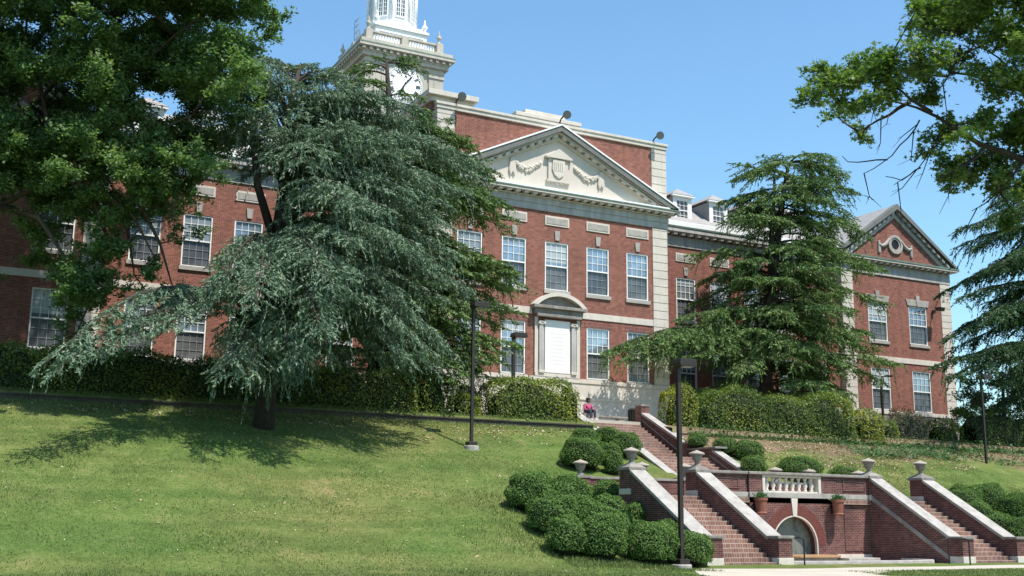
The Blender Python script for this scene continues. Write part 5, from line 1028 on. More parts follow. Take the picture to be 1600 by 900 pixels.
ASHSHADE = [(-25.58,-5.34,29.28,1.33),(-33.89,7.87,32.62,0.94),(-23.96,-6.88,26.89,1.09),(-20.75,-1.11,32.21,0.98),(-29.65,0.45,33.62,1.36),(-22.91,-3.24,27.57,1.27),(-32.07,3.95,33.14,1.26),(-26.45,-3.95,32.29,1),(-28.24,-2.48,26.24,1.34),(-26.9,-5.74,27.69,1.11),(-23.16,-2.13,34.08,1.35),(-30.14,-4.2,31.65,1.17),(-33.59,2.37,33.72,1.36),(-26.11,0.63,32.09,0.95),(-23.4,-1.57,33.84,1.38),(-32.64,4,30.49,0.97),(-28.4,7.13,28.8,0.96),(-20.97,-5.62,25.43,1.21),(-33.08,4.63,32.49,1.2),(-20.33,-6.27,32.89,1.33),(-23.27,-3.44,30.27,1.39),(-23.48,0.3,36.4,1.06),(-26.09,-1.93,32.42,1.06),(-31.53,-2.17,27.05,1.29),(-33.18,7.02,29.67,1.15),(-20.8,-1.34,34.04,1.11),(-29.01,0.52,26.06,1.09),(-18.01,-3.36,32.6,0.99),(-19.54,-9.71,29.68,1.39),(-30.32,7.9,29.16,1.2),(-33.37,-1.01,32.03,1.09),(-22.41,-3.48,25.88,0.97),(-24.17,-7.08,30.77,1.18),(-21.58,-4.49,33.73,1.25),(-19.42,-0.11,33.79,0.98),(-20.01,0.91,30.3,1.15),(-32.2,1.93,34.25,0.99),(-22.4,-0.35,35.71,1.01),(-33.55,2.07,32.72,1.18),(-26.91,-1.14,32.98,1.37),(-24.02,-6.43,24.4,1.4),(-17.62,-4.86,30.29,1.17),(-22.29,-4.94,28.96,1.26),(-20.77,-2.07,35.04,1.13),(-24.97,-6.17,26.8,1.2),(-26.64,-2.84,25.89,1.31),(-19.88,0.49,31.58,0.92),(-22.63,-0.33,30.53,1.1),(-32.7,3.34,33.58,0.99),(-32.49,2,31.35,1.17),(-32.68,1.33,27.17,1.29),(-33.11,4.83,27.05,1.39),(-31.57,-1.19,29.96,1.29),(-30.16,-3.51,30.21,0.96),(-16.71,-6.26,25.97,1.27),(-25.27,-2.63,29.49,1.22),(-29.56,0.81,32.49,1),(-25.57,-5.68,24.33,0.95),(-20.08,-7.53,32.5,1.33),(-23.43,-7.64,29.97,1.04),(-27.96,6.24,30.45,1.29),(-16.3,-0.76,28.92,1.36),(-28.11,1,33.12,1.15),(-27.09,-0.75,27.09,1),(-28.68,1.78,31.35,1.18),(-26.01,-2.48,32.38,1.06),(-30.3,-1.99,28.21,1.26),(-21.98,-2.2,34.26,1.07),(-25.37,2.04,31.03,1.34),(-20.66,-3.69,33.13,1.07),(-33.14,2.72,29.73,1.33),(-27.5,0.78,27.72,0.95),(-20.91,-3.51,32.46,0.94),(-32.52,-1.84,24.52,0.97),(-31.2,4.79,35.79,1.4),(-21.62,1.08,33.66,1.15),(-30.89,0.52,28.01,1.03),(-27.93,-3.59,29.43,1.21),(-18.97,-9.94,27.12,1.24),(-33.62,7.3,32.64,1.24),(-17.63,-7.32,27.19,0.97),(-25.48,-3.79,27.46,1.07),(-20.19,-3.01,32.36,1.17),(-30.07,3.8,28.98,0.95),(-31.43,1.99,33,1.35),(-30.03,2.84,33.99,1.11),(-17.17,0.52,28.6,1.26),(-24.92,1.24,36.07,1.1),(-24.93,4.17,31.95,1.18),(-17.71,-9.06,24.6,1.08),(-16.51,0.07,30.86,0.99),(-23.68,-0.75,27.08,1.24),(-32.32,4.12,27.85,1),(-19.56,-8.76,29.99,1.05),(-33.29,6.01,32.78,1.13),(-30.82,1.89,33.77,1),(-21.54,-2.19,30.75,1.32),(-19.71,-7.31,25.23,1.09),(-28.43,-3.17,28.67,1.32),(-22.07,1.55,36.83,1.16),(-29.04,6.12,31.99,1.07),(-33.05,-2.62,30.02,1.16),(-27.7,-2.61,25.96,0.91),(-25.67,-3.81,32.3,1.01),(-30.48,6.78,31.68,1.09),(-21.86,1.36,34.47,1.18),(-32.53,-0.23,26.77,0.92),(-33.14,6,28.63,1.08),(-23.81,-6.41,26.42,1.25),(-21.18,-7.57,24.59,1.19),(-24.29,-2.6,26.87,1.23),(-24.38,-6.26,24.78,1.39),(-28,-2.23,29.49,1.3),(-24.16,-5.83,26.25,1.34),(-19.27,-7.16,27.48,1.03),(-25.69,3.28,36.98,1.1),(-21.57,-0.92,28.78,1.11),(-33.15,1.59,30.21,1.37),(-14.64,-0.39,29.23,0.98),(-32.66,-3.23,29.01,0.96),(-23.42,-1.48,33.61,1.09),(-28.23,-2.35,24.94,1.34),(-24.29,-5.45,27.12,1.27),(-25.01,-1.32,29.02,1.28),(-22.02,-1.21,33.11,1.29),(-25.14,0.45,30.45,1.14),(-32.29,5.47,32.76,1.26),(-32.33,3.48,31.03,1.17),(-30.88,4.29,30.25,1.17),(-33.75,5.14,33.34,0.94),(-20.95,-9.61,30.05,1.34),(-24.48,-1.5,31.02,1.28),(-26.75,-3.76,26.34,1.39),(-21.33,-3.86,31.83,1.34),(-27.56,5.06,31.01,1.38),(-28.76,2.45,28.53,1.3),(-32.34,1.82,30.77,1.31),(-26,-4.91,32.27,1.32),(-18.6,-9.33,27.5,1.29),(-18.33,-5.45,32.15,1.05),(-32.08,-1.06,26.56,0.94),(-20.14,-6.14,26.57,1.09),(-29.56,6.86,31.26,1.27),(-24.79,-2.41,29.59,1.26),(-29.02,2.51,33.7,1.03),(-30.74,1.88,34.95,0.97),(-24.35,2.03,31.36,1.09),(-23.86,-5.52,25.91,1.07),(-18.52,-0.15,34.29,0.94),(-32.12,1.75,31.25,1.08)]  # unseen clumps above the view, placed to cast shade on the left wing
def rnd_limbs(axis, z0, z1, n, rad, az=(0, 2*math.pi), arch=.12, drop=.3):
    out = []
    for k in range(n):
        z = z0+(z1-z0)*(k+rng.uniform(0, 1))/n; a = az[0]+((k*2.399963+rng.uniform(-.3, .3)) % (2*math.pi))/(2*math.pi)*(az[1]-az[0])
        r = rad(z)*rng.uniform(.7, 1.08); out.append((axis(z)[0]+r*math.cos(a), axis(z)[1]+r*math.sin(a), z, arch, drop+rng.uniform(-.3, .5)))
    return out
# blue weeping cedar in front of the left wing
tr1 = [(-15.2, -10.6, gh(-15.2, -10.6)-.2), (-15.1, -10.8, 8.5), (-15.2, -11, 12.0), (-15.0, -11, 14.8), (-15.1, -11.1, 17.5), (-14.6, -11, 20.2)]
ld1 = [[(-15.2, -11, 12.4), (-16.2, -11.4, 14.8), (-16.6, -11.5, 17.2), (-16.2, -11.2, 19.4)], [(-15.0, -11, 13.2), (-13.2, -11.3, 15.3), (-11.2, -11.3, 16.4), (-9.2, -11, 17.0)]]
limbs = [(x, y, z, .13 if z > 10 else .2, rng.uniform(.6, 2.6) if z > 16 else (-2.2 if z < 10 else -.9), .35 if x < -20 else 1) for i_, (x, y, z) in enumerate(T1L+T1M) if i_-len(T1L) not in (27, 30, 32, 33)]
skirt = [(-15.0, -12.6, 7.0, .25, -2.5, 1), (-13.4, -13.2, 7.6, .25, -2.5, 1), (-10.6, -12.8, 7.8, .25, -2.5, 1), (-14.7, -12.1, 6.6, .3, -3, 1.6), (-15.6, -12.2, 6.6, .3, -3, 1.6), (-15.1, -12.4, 7.4, .3, -3, 2), (-16.2, -11.8, 7.2, .3, -3, 2), (-14.3, -11.8, 7.6, .3, -3, 2), (-15.2, -12.9, 7.3, .3, -2.5, 3.5), (-14.5, -12.8, 7.1, .3, -2.5, 3.5), (-15.9, -12.7, 7.0, .3, -2.5, 3.5)]
limbs = [l for l in limbs if not (l[0] < -15.6 and 10.9 < l[2] < 16.6) and (l[2] > 17 or l[0] < -20 or rng.random() > .22)]+skirt
limbs += [(x+rng.normal(0, .3), y+rng.normal(0, .45), z+rng.normal(-.05, .2), a_+.02, dr, wp) for x, y, z, a_, dr, wp in limbs for _ in ((0, 1) if z > 17 else (0,))]
limbs += rnd_limbs(lambda z: (-12.9, -11.2), 7.5, 19.3, 14, lambda z: (4.9-.12*abs(z-12.5)**1.25))
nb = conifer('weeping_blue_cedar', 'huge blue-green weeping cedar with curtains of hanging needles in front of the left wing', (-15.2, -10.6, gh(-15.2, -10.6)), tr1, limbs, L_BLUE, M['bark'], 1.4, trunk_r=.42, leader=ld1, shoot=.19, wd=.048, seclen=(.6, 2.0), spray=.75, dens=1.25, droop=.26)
# green cedar between the blue cedar and the pediment
tr2 = [(-8.6, -5.4, 6.3), (-8.5, -5.5, 11), (-8.6, -5.6, 15), (-8.5, -5.6, 18), (-8.3, -5.5, 20), (-8.3, -5.5, 21.5), (-8.4, -5.4, 22.8), (-8.5, -5.4, 23.9)]
limbs = [(x, y, z, .07, -.3 if z > 20 else -1.0) for x, y, z in T2L]
limbs += [(x+rng.normal(-.25, .4), y+rng.normal(0, .8), z+rng.normal(-.1, .4), .07, dr) for x, y, z, a_, dr in limbs for _ in ((0, 1, 2) if z < 20.5 else ((0,) if z > 22.8 and x < -8 else ()))]
limbs += rnd_limbs(lambda z: (-8.5, -5.5), 8.0, 20.6, 70, lambda z: 1.6+ (23.5-z)*.30 if z > 10 else 5.0, arch=.06, drop=-.4)
conifer('layered_green_cedar', 'tall green cedar with flat layered boughs reaching over the left side of the central pavilion', (-8.6, -5.4, 6.4), tr2, limbs, L_CEDAR, M['bark'], .6, trunk_r=.38, shoot=.24, wd=.062, spray=.9, droop=.14, seclen=(.6, 2.1), dens=1.15)
# cedar in front of the right wing
tr3 = [(18.3, -1.6, 6.3), (18.3, -1.6, 12), (18.9, -1.6, 15.5), (19.6, -1.6, 19), (20.4, -1.5, 22.5), (20.9, -1.5, 24.4)]
ld3 = [[(18.9, -1.6, 15.5), (18.9, -1.8, 18.5), (19.2, -1.9, 21.5), (19.4, -1.8, 23.6)]]
def r3(z): return 3.9+(24.4-z)*.30 if z > 15 else (7.4 if z > 10.5 else 6.2)
limbs = rnd_limbs(lambda z: (20.4 if z > 18 else 19.6, -1.6), 8.6, 23.4, 104, lambda z: r3(z)*rng.uniform(.55, 1.05), arch=.09, drop=-.5)
limbs += [(16.8, -1.6, 22.9, .14, -1), (25.0, -1.6, 23.5, .14, -1), (17.6, -3.4, 23.4, .12, -.8), (24.0, -3.8, 23.6, .12, -.8), (15.9, -1.2, 21.4, .12, -1), (26.0, -1.6, 21.4, .12, -1), (20.5, -4.6, 23.2, .12, -.6), (16.4, -2.5, 19.8, .1, -1), (26.3, -2.5, 20.0, .1, -1)]
limbs = [(x+rng.normal(0, .5), y+rng.normal(0, .5), z+rng.normal(0, .3), a_, dr+rng.uniform(-.8, .8)) for x, y, z, a_, dr in limbs if rng.random() > .08]
limbs += [(6.2, -2.4, 10.7, .10, -1.4, 2.2), (7.8, -2.2, 11.1, .08, -1.0, 2), (9.6, -2.2, 11.7, .1, -1, 2), (7.0, -2.9, 10.3, .1, -1.6, 2.2), (8.6, -2.8, 10.6, .1, -1.6, 2), (6.6, -1.8, 10.9, .1, -1.3, 2), (11.4, -2.5, 13.2, .06, -1), (11.0, -3.5, 10.6, .1, -1.2), (27.6, -2.5, 17.8, .05, -.6), (28.2, -2.2, 15.6, .08, -.8), (26.5, -3.5, 11.5, .12, -1.5), (24.5, -5.0, 10.0, .12, -1.6), (14.2, -4.5, 10.0, .12, -1.6), (17, -6.0, 10.4, .12, -1.8), (21, -6.0, 10.6, .12, -1.8), (16.3, -1.5, 23.6, .02, 0), (23.6, -1.5, 23.4, .02, 0), (18.5, -1.5, 24.4, .0, 0), (22, -2, 24.2, 0, 0)]
conifer('spreading_cedar', 'broad dark green cedar with drooping layered boughs in front of the right wing', (18.3, -1.6, 6.6), tr3, limbs, L_CEDAR, M['bark'], .9, trunk_r=.45, leader=ld3, shoot=.24, wd=.062, spray=.9, droop=.2, seclen=(.7, 2.5), dens=1.2)
# dark cedar at the right edge
tr4 = [(37.8, -7.5, gh(37.8, -7.5)-.2), (38, -7.5, 14), (38.3, -7.4, 20), (38.6, -7.4, 27)]
limbs = [(x, y, z, .10, -1.4) for x, y, z in T4L]+rnd_limbs(lambda z: (38.2, -7.5), 12.5, 25, 40, lambda z: 7.5-.25*abs(z-14), arch=.1, drop=-1.2)
conifer('drooping_cedar', 'dark cedar with long drooping boughs coming in from the right edge of the picture', (37.8, -7.5, gh(37.8, -7.5)), tr4, limbs, L_DARK, M['bark'], 1.2, trunk_r=.45, shoot=.25, wd=.065, spray=.9, droop=.3, seclen=(.8, 2.2), dens=1.2)

# ================================================================== broadleaf trees
def clumped(lv, clumps, per, size, star=False, tint=.5, asp=.55, squash=.75, spread=1.0):
    for (x, y, z, r) in clumps:
        n = int(per*(r**2)*rng.uniform(.75, 1.2)); 
        if n < 8: continue
        # a clump is a handful of leafy twigs, so its outline is uneven
        nt_ = max(5, int(13*r)); td = rand_dirs(nt_); td[:, 2] = td[:, 2]*.7+.12; tl = r*spread*rng.uniform(.45, 1.3, nt_)
        w_ = rng.integers(0, nt_, n); u = rng.uniform(.25, 1, n)**.7
        C = np.array([x, y, z])+td[w_]*(tl[w_]*u)[:, None]*np.array([1, 1, squash])+rng.normal(0, .16*r+.03, (n, 3))*np.array([1, 1, .8])
        N = unit(rng.normal(0, .6, (n, 3))+np.array([0, -.15, .85])); S = size*rng.uniform(.7, 1.3, n); ct = rng.normal(0, .1)
        T_ = np.clip(tint+ct+rng.normal(0, .2, n), 0, 1)
        if star: lv.put(star_leaves(C, N, S*.62), T_)
        else:
            D = unit(np.cross(N, rand_dirs(n))); lv.put(leaf_quads(C, D, S, S*asp, N), T_)
ATR = [(-27.32,-6.39,5.06),(-27.12,-7.24,8.33),(-26.81,-8.4,12.69),(-27.33,-8.8,15.58),(-27.22,-9.58,18.73),(-26.89,-10.47,21.88)]
AL = (ATR[0][0], ATR[0][1], gh(ATR[0][0], ATR[0][1]))
ASH = thing('ash_tree', 'big leafy deciduous tree filling the upper left of the picture', 'tree', AL)
b = MB(); b.tube([(ATR[0][0], ATR[0][1], AL[2]-.3)]+ATR[1:], [.52, .44, .36, .25, .15, .06], 10)
b.build('trunk', M['bark_brown'], ASH, smooth=True)
b = MB(); AB = [[(-26.81,-8.4,12.69),(-25.55,-9.17,13.14),(-24.32,-9.99,13.93),(-23.29,-10.67,14.55),(-22.26,-11.35,15.16),(-21.02,-12.14,15.78),(-19.36,-13.21,16.65)],[(-24.32,-9.99,13.93),(-24.02,-10,15.78),(-24.71,-10.2,18.22),(-25.31,-10.22,19.68),(-25.37,-10.58,21.39)],[(-23.29,-10.67,14.55),(-22.29,-10.59,16.95),(-21.36,-11.48,18.7),(-19.95,-12.56,20.2),(-18.71,-13.44,21.2)],[(-22.26,-11.35,15.16),(-20.3,-12.38,15.19),(-18.53,-13.26,14.97)],[(-23.29,-10.67,14.55),(-22.18,-11.61,13.57),(-21,-12.01,12.63),(-20.2,-12.1,11.21)],[(-25.55,-9.17,13.14),(-24.22,-10.2,12.62),(-23.21,-10.41,11.19),(-22.84,-10.27,9.76)],[(-26.81,-8.4,12.69),(-28.28,-6.26,16.72),(-29.78,-6.28,20.24)],[(-26.4,-8.68,12.93),(-24.81,-6.59,17.78),(-22.55,-8.49,20.94),(-20.88,-9.85,23.05)],[(-26.6,-8.54,12.81),(-27.69,-9.52,14.55),(-26.78,-10.81,18.11),(-26.18,-11.67,20.48)]]
AB += [[(-23.29,-10.67,14.55),(-22.28,-10.9,13.23),(-21.69,-10.87,11.78),(-21.95,-10.35,10.09),(-22.43,-9.71,8.39)],[(-22.31,-11.76,15.04),(-20.89,-11.69,13.49),(-19.95,-11.79,11.81),(-19.33,-11.73,10.12)],[(-22.11,-11.1,13.71),(-21.01,-10.8,12.4),(-20.61,-10.61,10.69)]]
for br_ in AB: b.tube(br_, [.13-.105*i/(len(br_)-1) for i in range(len(br_))], 7)
AP_ = np.array([p for br_ in AB for p in lerp_path(br_, 14)])
for c in ASHC+ASHLOW:
    p = np.array(c[:3]); q = AP_[np.argmin(((AP_-p)**2).sum(1))]
    if np.linalg.norm(p-q) < 5.5: m_ = (p+q)/2+rng.normal(0, .15, 3)+np.array([0, 0, -.1]); b.tube([tuple(q), tuple(m_), tuple(p)], [.035, .025, .012], 4)
b.build('branches', M['bark_brown'], ASH, smooth=True)
lv = Leaves(); clumped(lv, ASHLOW+[(x+.4, y-.3, z+.4, r) for x, y, z, r in ASHLOW], 1700, .14, tint=.45, spread=1.9); clumped(lv, ASHC+[(x+rng.normal(0, .8), y+rng.normal(0, 1), z+rng.normal(0, .7), r*.9) for x, y, z, r in ASHC if z > 13.5], 2100, .155, tint=.5, spread=1.5); clumped(lv, ASHSHADE, 520, .34, tint=.5, spread=1.3); lv.build('leaves', L_ASH, ASH, AL)
# oak bough overhead at the right
OL = (-1.4, -38.4, 0.0)
OAK = thing('oak_tree', 'oak tree with leafy boughs hanging against the sky at the upper right', 'tree', OL)
b = MB(); b.tube([(-1.4, -38.4, -.3), (-1.5, -38.5, 2), (-1.8, -38.8, 4.6), (-2.6, -39.5, 7), (-3.2, -39.9, 9.5), (-2.8, -40.2, 13), (-2.4, -40, 17)], [.5, .42, .38, .33, .27, .18, .06], 12); b.build('trunk', M['bark'], OAK, smooth=True)
b = MB()
OAKB[0][0] = (-2.6, -39.5, 7.0)
for k, br_ in enumerate(OAKB):
    P = lerp_path(br_, max(5, len(br_)*2)); P += rng.normal(0, .015, P.shape); r0 = .15 if k == 0 else (.05 if k in (1, 2, 3) else .018 if k in (4, 5, 9, 10) else .035)
    b.tube([tuple(p) for p in P], [r0-(r0-.008)*i/(len(P)-1) for i in range(len(P))], 6)
OP = np.array([p for br_ in OAKB[:9] for p in lerp_path(br_, 14)])
for c in OAKC:
    p = np.array(c[:3]); q = OP[np.argmin(((OP-p)**2).sum(1))]
    m_ = (p+q)/2+rng.normal(0, .06, 3); b.tube([tuple(q), tuple(m_), tuple(p)], [.03, .02, .01], 5)
    for _ in range(4):
        e = p+rand_dirs(1)[0]*c[3]*rng.uniform(.6, 1.1); b.tube([tuple(p), tuple((p+e)/2+rng.normal(0, .03, 3)), tuple(e)], [.012, .008, .004], 4)
for k in range(26):   # bare twigs hanging below
    q = OP[rng.integers(0, len(OP))]; e = q+np.array([rng.uniform(-.9, .2), rng.uniform(-.3, .5), rng.uniform(-1.1, -.2)]); m_ = (q+e)/2+np.array([0, 0, -.12])+rng.normal(0, .08, 3)
    b.tube([tuple(q), tuple(m_), tuple(e)], [.014, .009, .004], 4); f = m_+np.array([rng.uniform(-.5, .3), 0, rng.uniform(-.4, .1)]); b.tube([tuple(m_), tuple(f)], [.007, .003], 4)
b.build('branches', M['bark'], OAK, smooth=True)
lv = Leaves(); clumped(lv, OAKC+[(x+rng.normal(0, .35), y+rng.normal(0, .5), z+rng.normal(0, .3), r*.8) for x, y, z, r in OAKC if x > -9.0 and r > .3], 2300, .15, star=True, tint=.55, squash=.8, spread=1.15); lv.build('leaves', L_OAK, OAK, OL)
# magnolia beyond the right pavilion
ML = (38.6, -2.2, 6.6); MAG = thing('magnolia', 'round glossy-leaved evergreen beside the right end pavilion, behind the drooping cedar', 'tree', ML)
b = MB(); b.tube([(38.6, -2.2, 6.3), (38.6, -2.2, 9), (38.7, -2.2, 12)], [.2, .14, .04], 8); b.build('trunk', M['bark'], MAG, smooth=True)
lv = Leaves(); cl = []
for k in range(70):
    d = rand_dirs(1)[0]; d[2] = d[2]; r_ = rng.uniform(.72, 1); cl.append((38.7+d[0]*3.3*r_, -2.2+d[1]*2.8*r_, 9.9+d[2]*3.2*r_, .75))
clumped(lv, cl, 420, .24, tint=.45, asp=.42); lv.build('leaves', L_MAG, MAG, ML)

# ================================================================== shrubs and hedges
def shell_bush(c, rx, ry, rz, n, mat, leaf=.075, flat=.5, lump=.10, core=True, tint=.5, name='clipped_bush', label='', cat='bush', group=None, power=2.6):
    """clipped shrub: leafy skin over a twiggy core, centre c on the ground"""
    loc = (c[0], c[1], c[2]); ph = rng.uniform(0, 6, 6)
    def radius(d):
        e = (np.abs(d[:, 0])**power+np.abs(d[:, 1])**power+np.abs(d[:, 2])**power)**(-1/power)
        wob = 1+lump*(np.sin(d[:, 0]*5+ph[0])*np.sin(d[:, 1]*5+ph[1])+.6*np.sin(d[:, 2]*7+ph[2]+d[:, 0]*4)+.45*np.sin(d[:, 0]*11+ph[3])*np.sin(d[:, 2]*10+ph[4]))
        return e*wob
    d = rand_dirs(n); d[:, 2] = np.where(d[:, 2] < -.55, -d[:, 2], d[:, 2]); d = unit(d)
    r = radius(d)*rng.uniform(.90, 1.04, n); r = r*np.where(rng.random(n) < .06, rng.uniform(1.0, 1.10, n), 1)
    S = np.array([rx, ry, rz*.58]); C = d*r[:, None]*S+np.array([0, 0, rz*.50])
    C[:, 2] = np.where(C[:, 2] < .04, rng.uniform(.04, .3, n), C[:, 2])
    nrm = unit(d/S); N = unit(nrm*.8+rng.normal(0, .55, (n, 3))+np.array([0, 0, .25])); D = unit(np.cross(N, rand_dirs(n)))
    ls = leaf*rng.uniform(.7, 1.35, n)
    V, F = leaf_quads(C, D, ls, ls*.6, N)
    T_ = np.clip(tint+rng.normal(0, .2, n), 0, 1)
    # core
    m = 12; th = np.linspace(0, np.pi, m//2+2); pv = []; 
    for t_ in th:
        for p_ in np.linspace(0, 2*np.pi, m, endpoint=False): pv.append((math.sin(t_)*math.cos(p_), math.sin(t_)*math.sin(p_), math.cos(t_)))
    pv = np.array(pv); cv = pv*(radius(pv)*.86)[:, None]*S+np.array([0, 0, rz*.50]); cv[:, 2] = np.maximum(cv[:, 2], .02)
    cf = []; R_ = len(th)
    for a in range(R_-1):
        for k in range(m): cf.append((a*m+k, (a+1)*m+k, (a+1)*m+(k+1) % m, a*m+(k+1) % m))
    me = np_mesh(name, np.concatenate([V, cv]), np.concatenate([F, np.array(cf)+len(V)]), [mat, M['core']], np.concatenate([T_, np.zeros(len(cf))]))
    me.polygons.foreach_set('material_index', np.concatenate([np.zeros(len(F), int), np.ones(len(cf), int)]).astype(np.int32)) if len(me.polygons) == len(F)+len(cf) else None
    me.update(); o = link(name, me, None, loc); return tag(o, label, cat, group)
BL = ['clipped bush at the upper left corner of the bush bank, beside open lawn', 'clipped bush on the left rim of the bank, second up from the lowest row', 'narrow clipped bush with a bare stem at the lower left of the bank', 'wide clipped bush in the front row, second from the left', 'broadest clipped bush in the middle of the front row', 'clipped bush behind the nearest lamp post, against the left stair pier',
 'clipped bush just left of the lone urn in the bank', 'clipped bush in the middle of the bank, below the lone urn', 'clipped bush in the centre of the bank below the small flat one', 'small clipped bush next to the flight wall, right of the lone urn', 'small flat clipped bush tucked against the left flight wall', 'clipped bush behind the front row in the middle', 'clipped bush halfway down against the left flight wall',
 'boxy clipped bush at the top left below the hedge end', 'low clipped bush in the top row below the upper stair', 'round clipped bush beside the upper stair, above the tall urn', 'large round clipped bush behind the lone urn', 'clipped bush between the large round one and the upper stair', 'small clipped bush just left of the tall urn',
 'small round clipped bush right of the upper stair landing', 'clipped bush second to the right of the landing', 'clipped bush third to the right of the landing', 'clipped bush right beside the lower run of the upper stair', 'wide low clipped bush behind the balustrade', 'low clipped bush behind the urn right of the balustrade',
 'clipped bush on the far right bank, highest and leftmost there', 'clipped bush on the far right bank, next to the top left one', 'clipped bush in the middle of the far right bank', 'clipped bush low on the far right bank beside the coping', 'clipped bush lowest on the far right bank', 'clipped bush halfway down the far right coping', 'clipped bush at the right edge of the picture']
for k, (x, y, w, h) in enumerate(BUSH):
    w = min(w*(.97 if k < 13 else .97), 1.08); z = gh(x, y); n = int((4400 if k < 13 else 4400)*w*(w+h)/1.2)+600
    shell_bush((x, y, z-.05), w, w*rng.uniform(.85, 1.0), h*(.86 if k < 13 else .98), n, L_BOX, leaf=.066 if k < 13 else .058, lump=.085, label=BL[k], group='clipped bushes on the slope', power=2.2)
for x, y, w, h, lb in ((18.3, -20.5, 1.0, 1.5, ''), (19.2, -18.6, 1.0, 1.4, ''), (-6.8, -22.6, .7, 1.25, 'clipped bush in the second row, left of the middle')):
    if lb: shell_bush((x, y, gh(x, y)-.05), w, w, h, 3600, L_BOX, leaf=.085, lump=.06, label=lb, group='clipped bushes on the slope')
def hedge(pts, hw, h, name, label, mat, leaf=.10, dens=420, tint=.45, lump=.16, zb=6.2, cat='hedge', group=None, ztop=None):
    """leafy wall along a line of (x, y); uneven face and top"""
    P = np.array(pts, float); d = np.r_[0, np.cumsum(np.linalg.norm(np.diff(P, axis=0), axis=1))]; Lh = d[-1]; loc = (P[0, 0], P[0, 1], zb)
    per = 2*h+2*hw; n = int(dens*Lh*per*.8); s_ = rng.uniform(-.25, Lh+.25, n); q = rng.uniform(0, per, n); ph = rng.uniform(0, 6, 5)
    bx = np.interp(s_, d, P[:, 0]); by = np.interp(s_, d, P[:, 1]); tv = unit(np.stack([np.interp(s_+.5, d, P[:, 0])-np.interp(s_-.5, d, P[:, 0]), np.interp(s_+.5, d, P[:, 1])-np.interp(s_-.5, d, P[:, 1])], 1)); nv = np.stack([tv[:, 1], -tv[:, 0]], 1)
    hh = h*(1+lump*.5*np.sin(s_*.9+ph[0])+lump*.35*np.sin(s_*2.3+ph[1])+lump*.2*np.sin(s_*5.1+ph[2]))
    front = q < h; top = (q >= h) & (q < h+2*hw)
    u = np.where(front, q/h, np.where(top, 1, (per-q)/h)); w_ = np.where(front, 1, np.where(top, 1-2*(q-h)/(2*hw), -1))
    rnd_ = (1-.30*np.clip((u-.72)/.28, 0, 1)**2*np.abs(w_)); bulge = 1+lump*(.5*np.sin(s_*2.1+u*4+ph[3])+.5*np.sin(s_*4.7-u*6+ph[4]))
    off = w_*hw*rnd_*bulge+rng.normal(0, .07, n); z = u*hh*(1-.10*np.abs(w_)*top)+rng.normal(0, .06, n)+np.where(rng.random(n) < .08, rng.uniform(0, .22, n), 0)*(u > .85)
    endf = np.clip(np.minimum(s_, Lh-s_)/.7, -.3, 1); off *= np.sqrt(np.clip(endf+.35, .05, 1)); z *= np.clip(.82+.18*endf, 0, 1)
    C = np.stack([bx+nv[:, 0]*off-loc[0], by+nv[:, 1]*off-loc[1], z], 1)
    N = unit(np.stack([nv[:, 0]*w_, nv[:, 1]*w_, np.where(top, 1.2, .35)], 1)+rng.normal(0, .6, (n, 3))); D = unit(np.cross(N, rand_dirs(n))); ls = leaf*rng.uniform(.65, 1.4, n)
    V, F = leaf_quads(C, D, ls, ls*.58, N)
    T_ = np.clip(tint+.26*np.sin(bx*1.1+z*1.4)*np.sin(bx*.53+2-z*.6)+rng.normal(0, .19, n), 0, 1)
    b = MB(); k = max(6, int(Lh/.6)); e_ = min(.45, Lh*.22); sc = np.linspace(e_, Lh-e_, k); vs = []; fs = []
    for a in sc:
        px, py = np.interp(a, d, P[:, 0]), np.interp(a, d, P[:, 1]); tx, ty = np.interp(a+.5, d, P[:, 0])-np.interp(a-.5, d, P[:, 0]), np.interp(a+.5, d, P[:, 1])-np.interp(a-.5, d, P[:, 1]); l_ = math.hypot(tx, ty); nx_, ny_ = ty/l_, -tx/l_
        ed = .62 if a < e_+.01 or a > Lh-e_-.01 else (.85 if a < e_+.7 or a > Lh-e_-.7 else 1)
        ht = ed*h*.86*(1+lump*.5*math.sin(a*.9+ph[0])+lump*.35*math.sin(a*2.3+ph[1]))
        for o_, zz in ((.80, -.6), (.80, ht*.82), (.45, ht), (-.45, ht), (-.80, ht*.82), (-.80, -.6)): vs.append((px+nx_*o_*hw*ed-loc[0], py+ny_*o_*hw*ed-loc[1], zz))
    for a in range(k-1):
        for j in range(6): fs.append((a*6+j, a*6+(j+1) % 6, (a+1)*6+(j+1) % 6, (a+1)*6+j))
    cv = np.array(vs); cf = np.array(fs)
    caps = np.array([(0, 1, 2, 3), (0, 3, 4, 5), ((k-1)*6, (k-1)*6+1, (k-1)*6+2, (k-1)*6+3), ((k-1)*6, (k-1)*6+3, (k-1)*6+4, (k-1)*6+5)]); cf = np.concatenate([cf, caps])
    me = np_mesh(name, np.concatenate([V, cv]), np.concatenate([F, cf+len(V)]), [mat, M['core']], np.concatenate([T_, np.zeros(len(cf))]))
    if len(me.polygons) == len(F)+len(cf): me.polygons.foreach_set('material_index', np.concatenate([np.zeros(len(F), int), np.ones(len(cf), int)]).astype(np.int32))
    me.update(); o = link(name, me, None, loc); return tag(o, label, cat, group)
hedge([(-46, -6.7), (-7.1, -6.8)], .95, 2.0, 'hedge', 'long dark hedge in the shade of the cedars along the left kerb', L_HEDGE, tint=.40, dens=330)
hedge([(-7.2, -6.6), (-5.2, -6.6)], .9, 2.1, 'leafy_shrub', 'green leafy shrub in the hedge line just left of the lawn lamp post', L_HEDGE, tint=.5, cat='shrub')
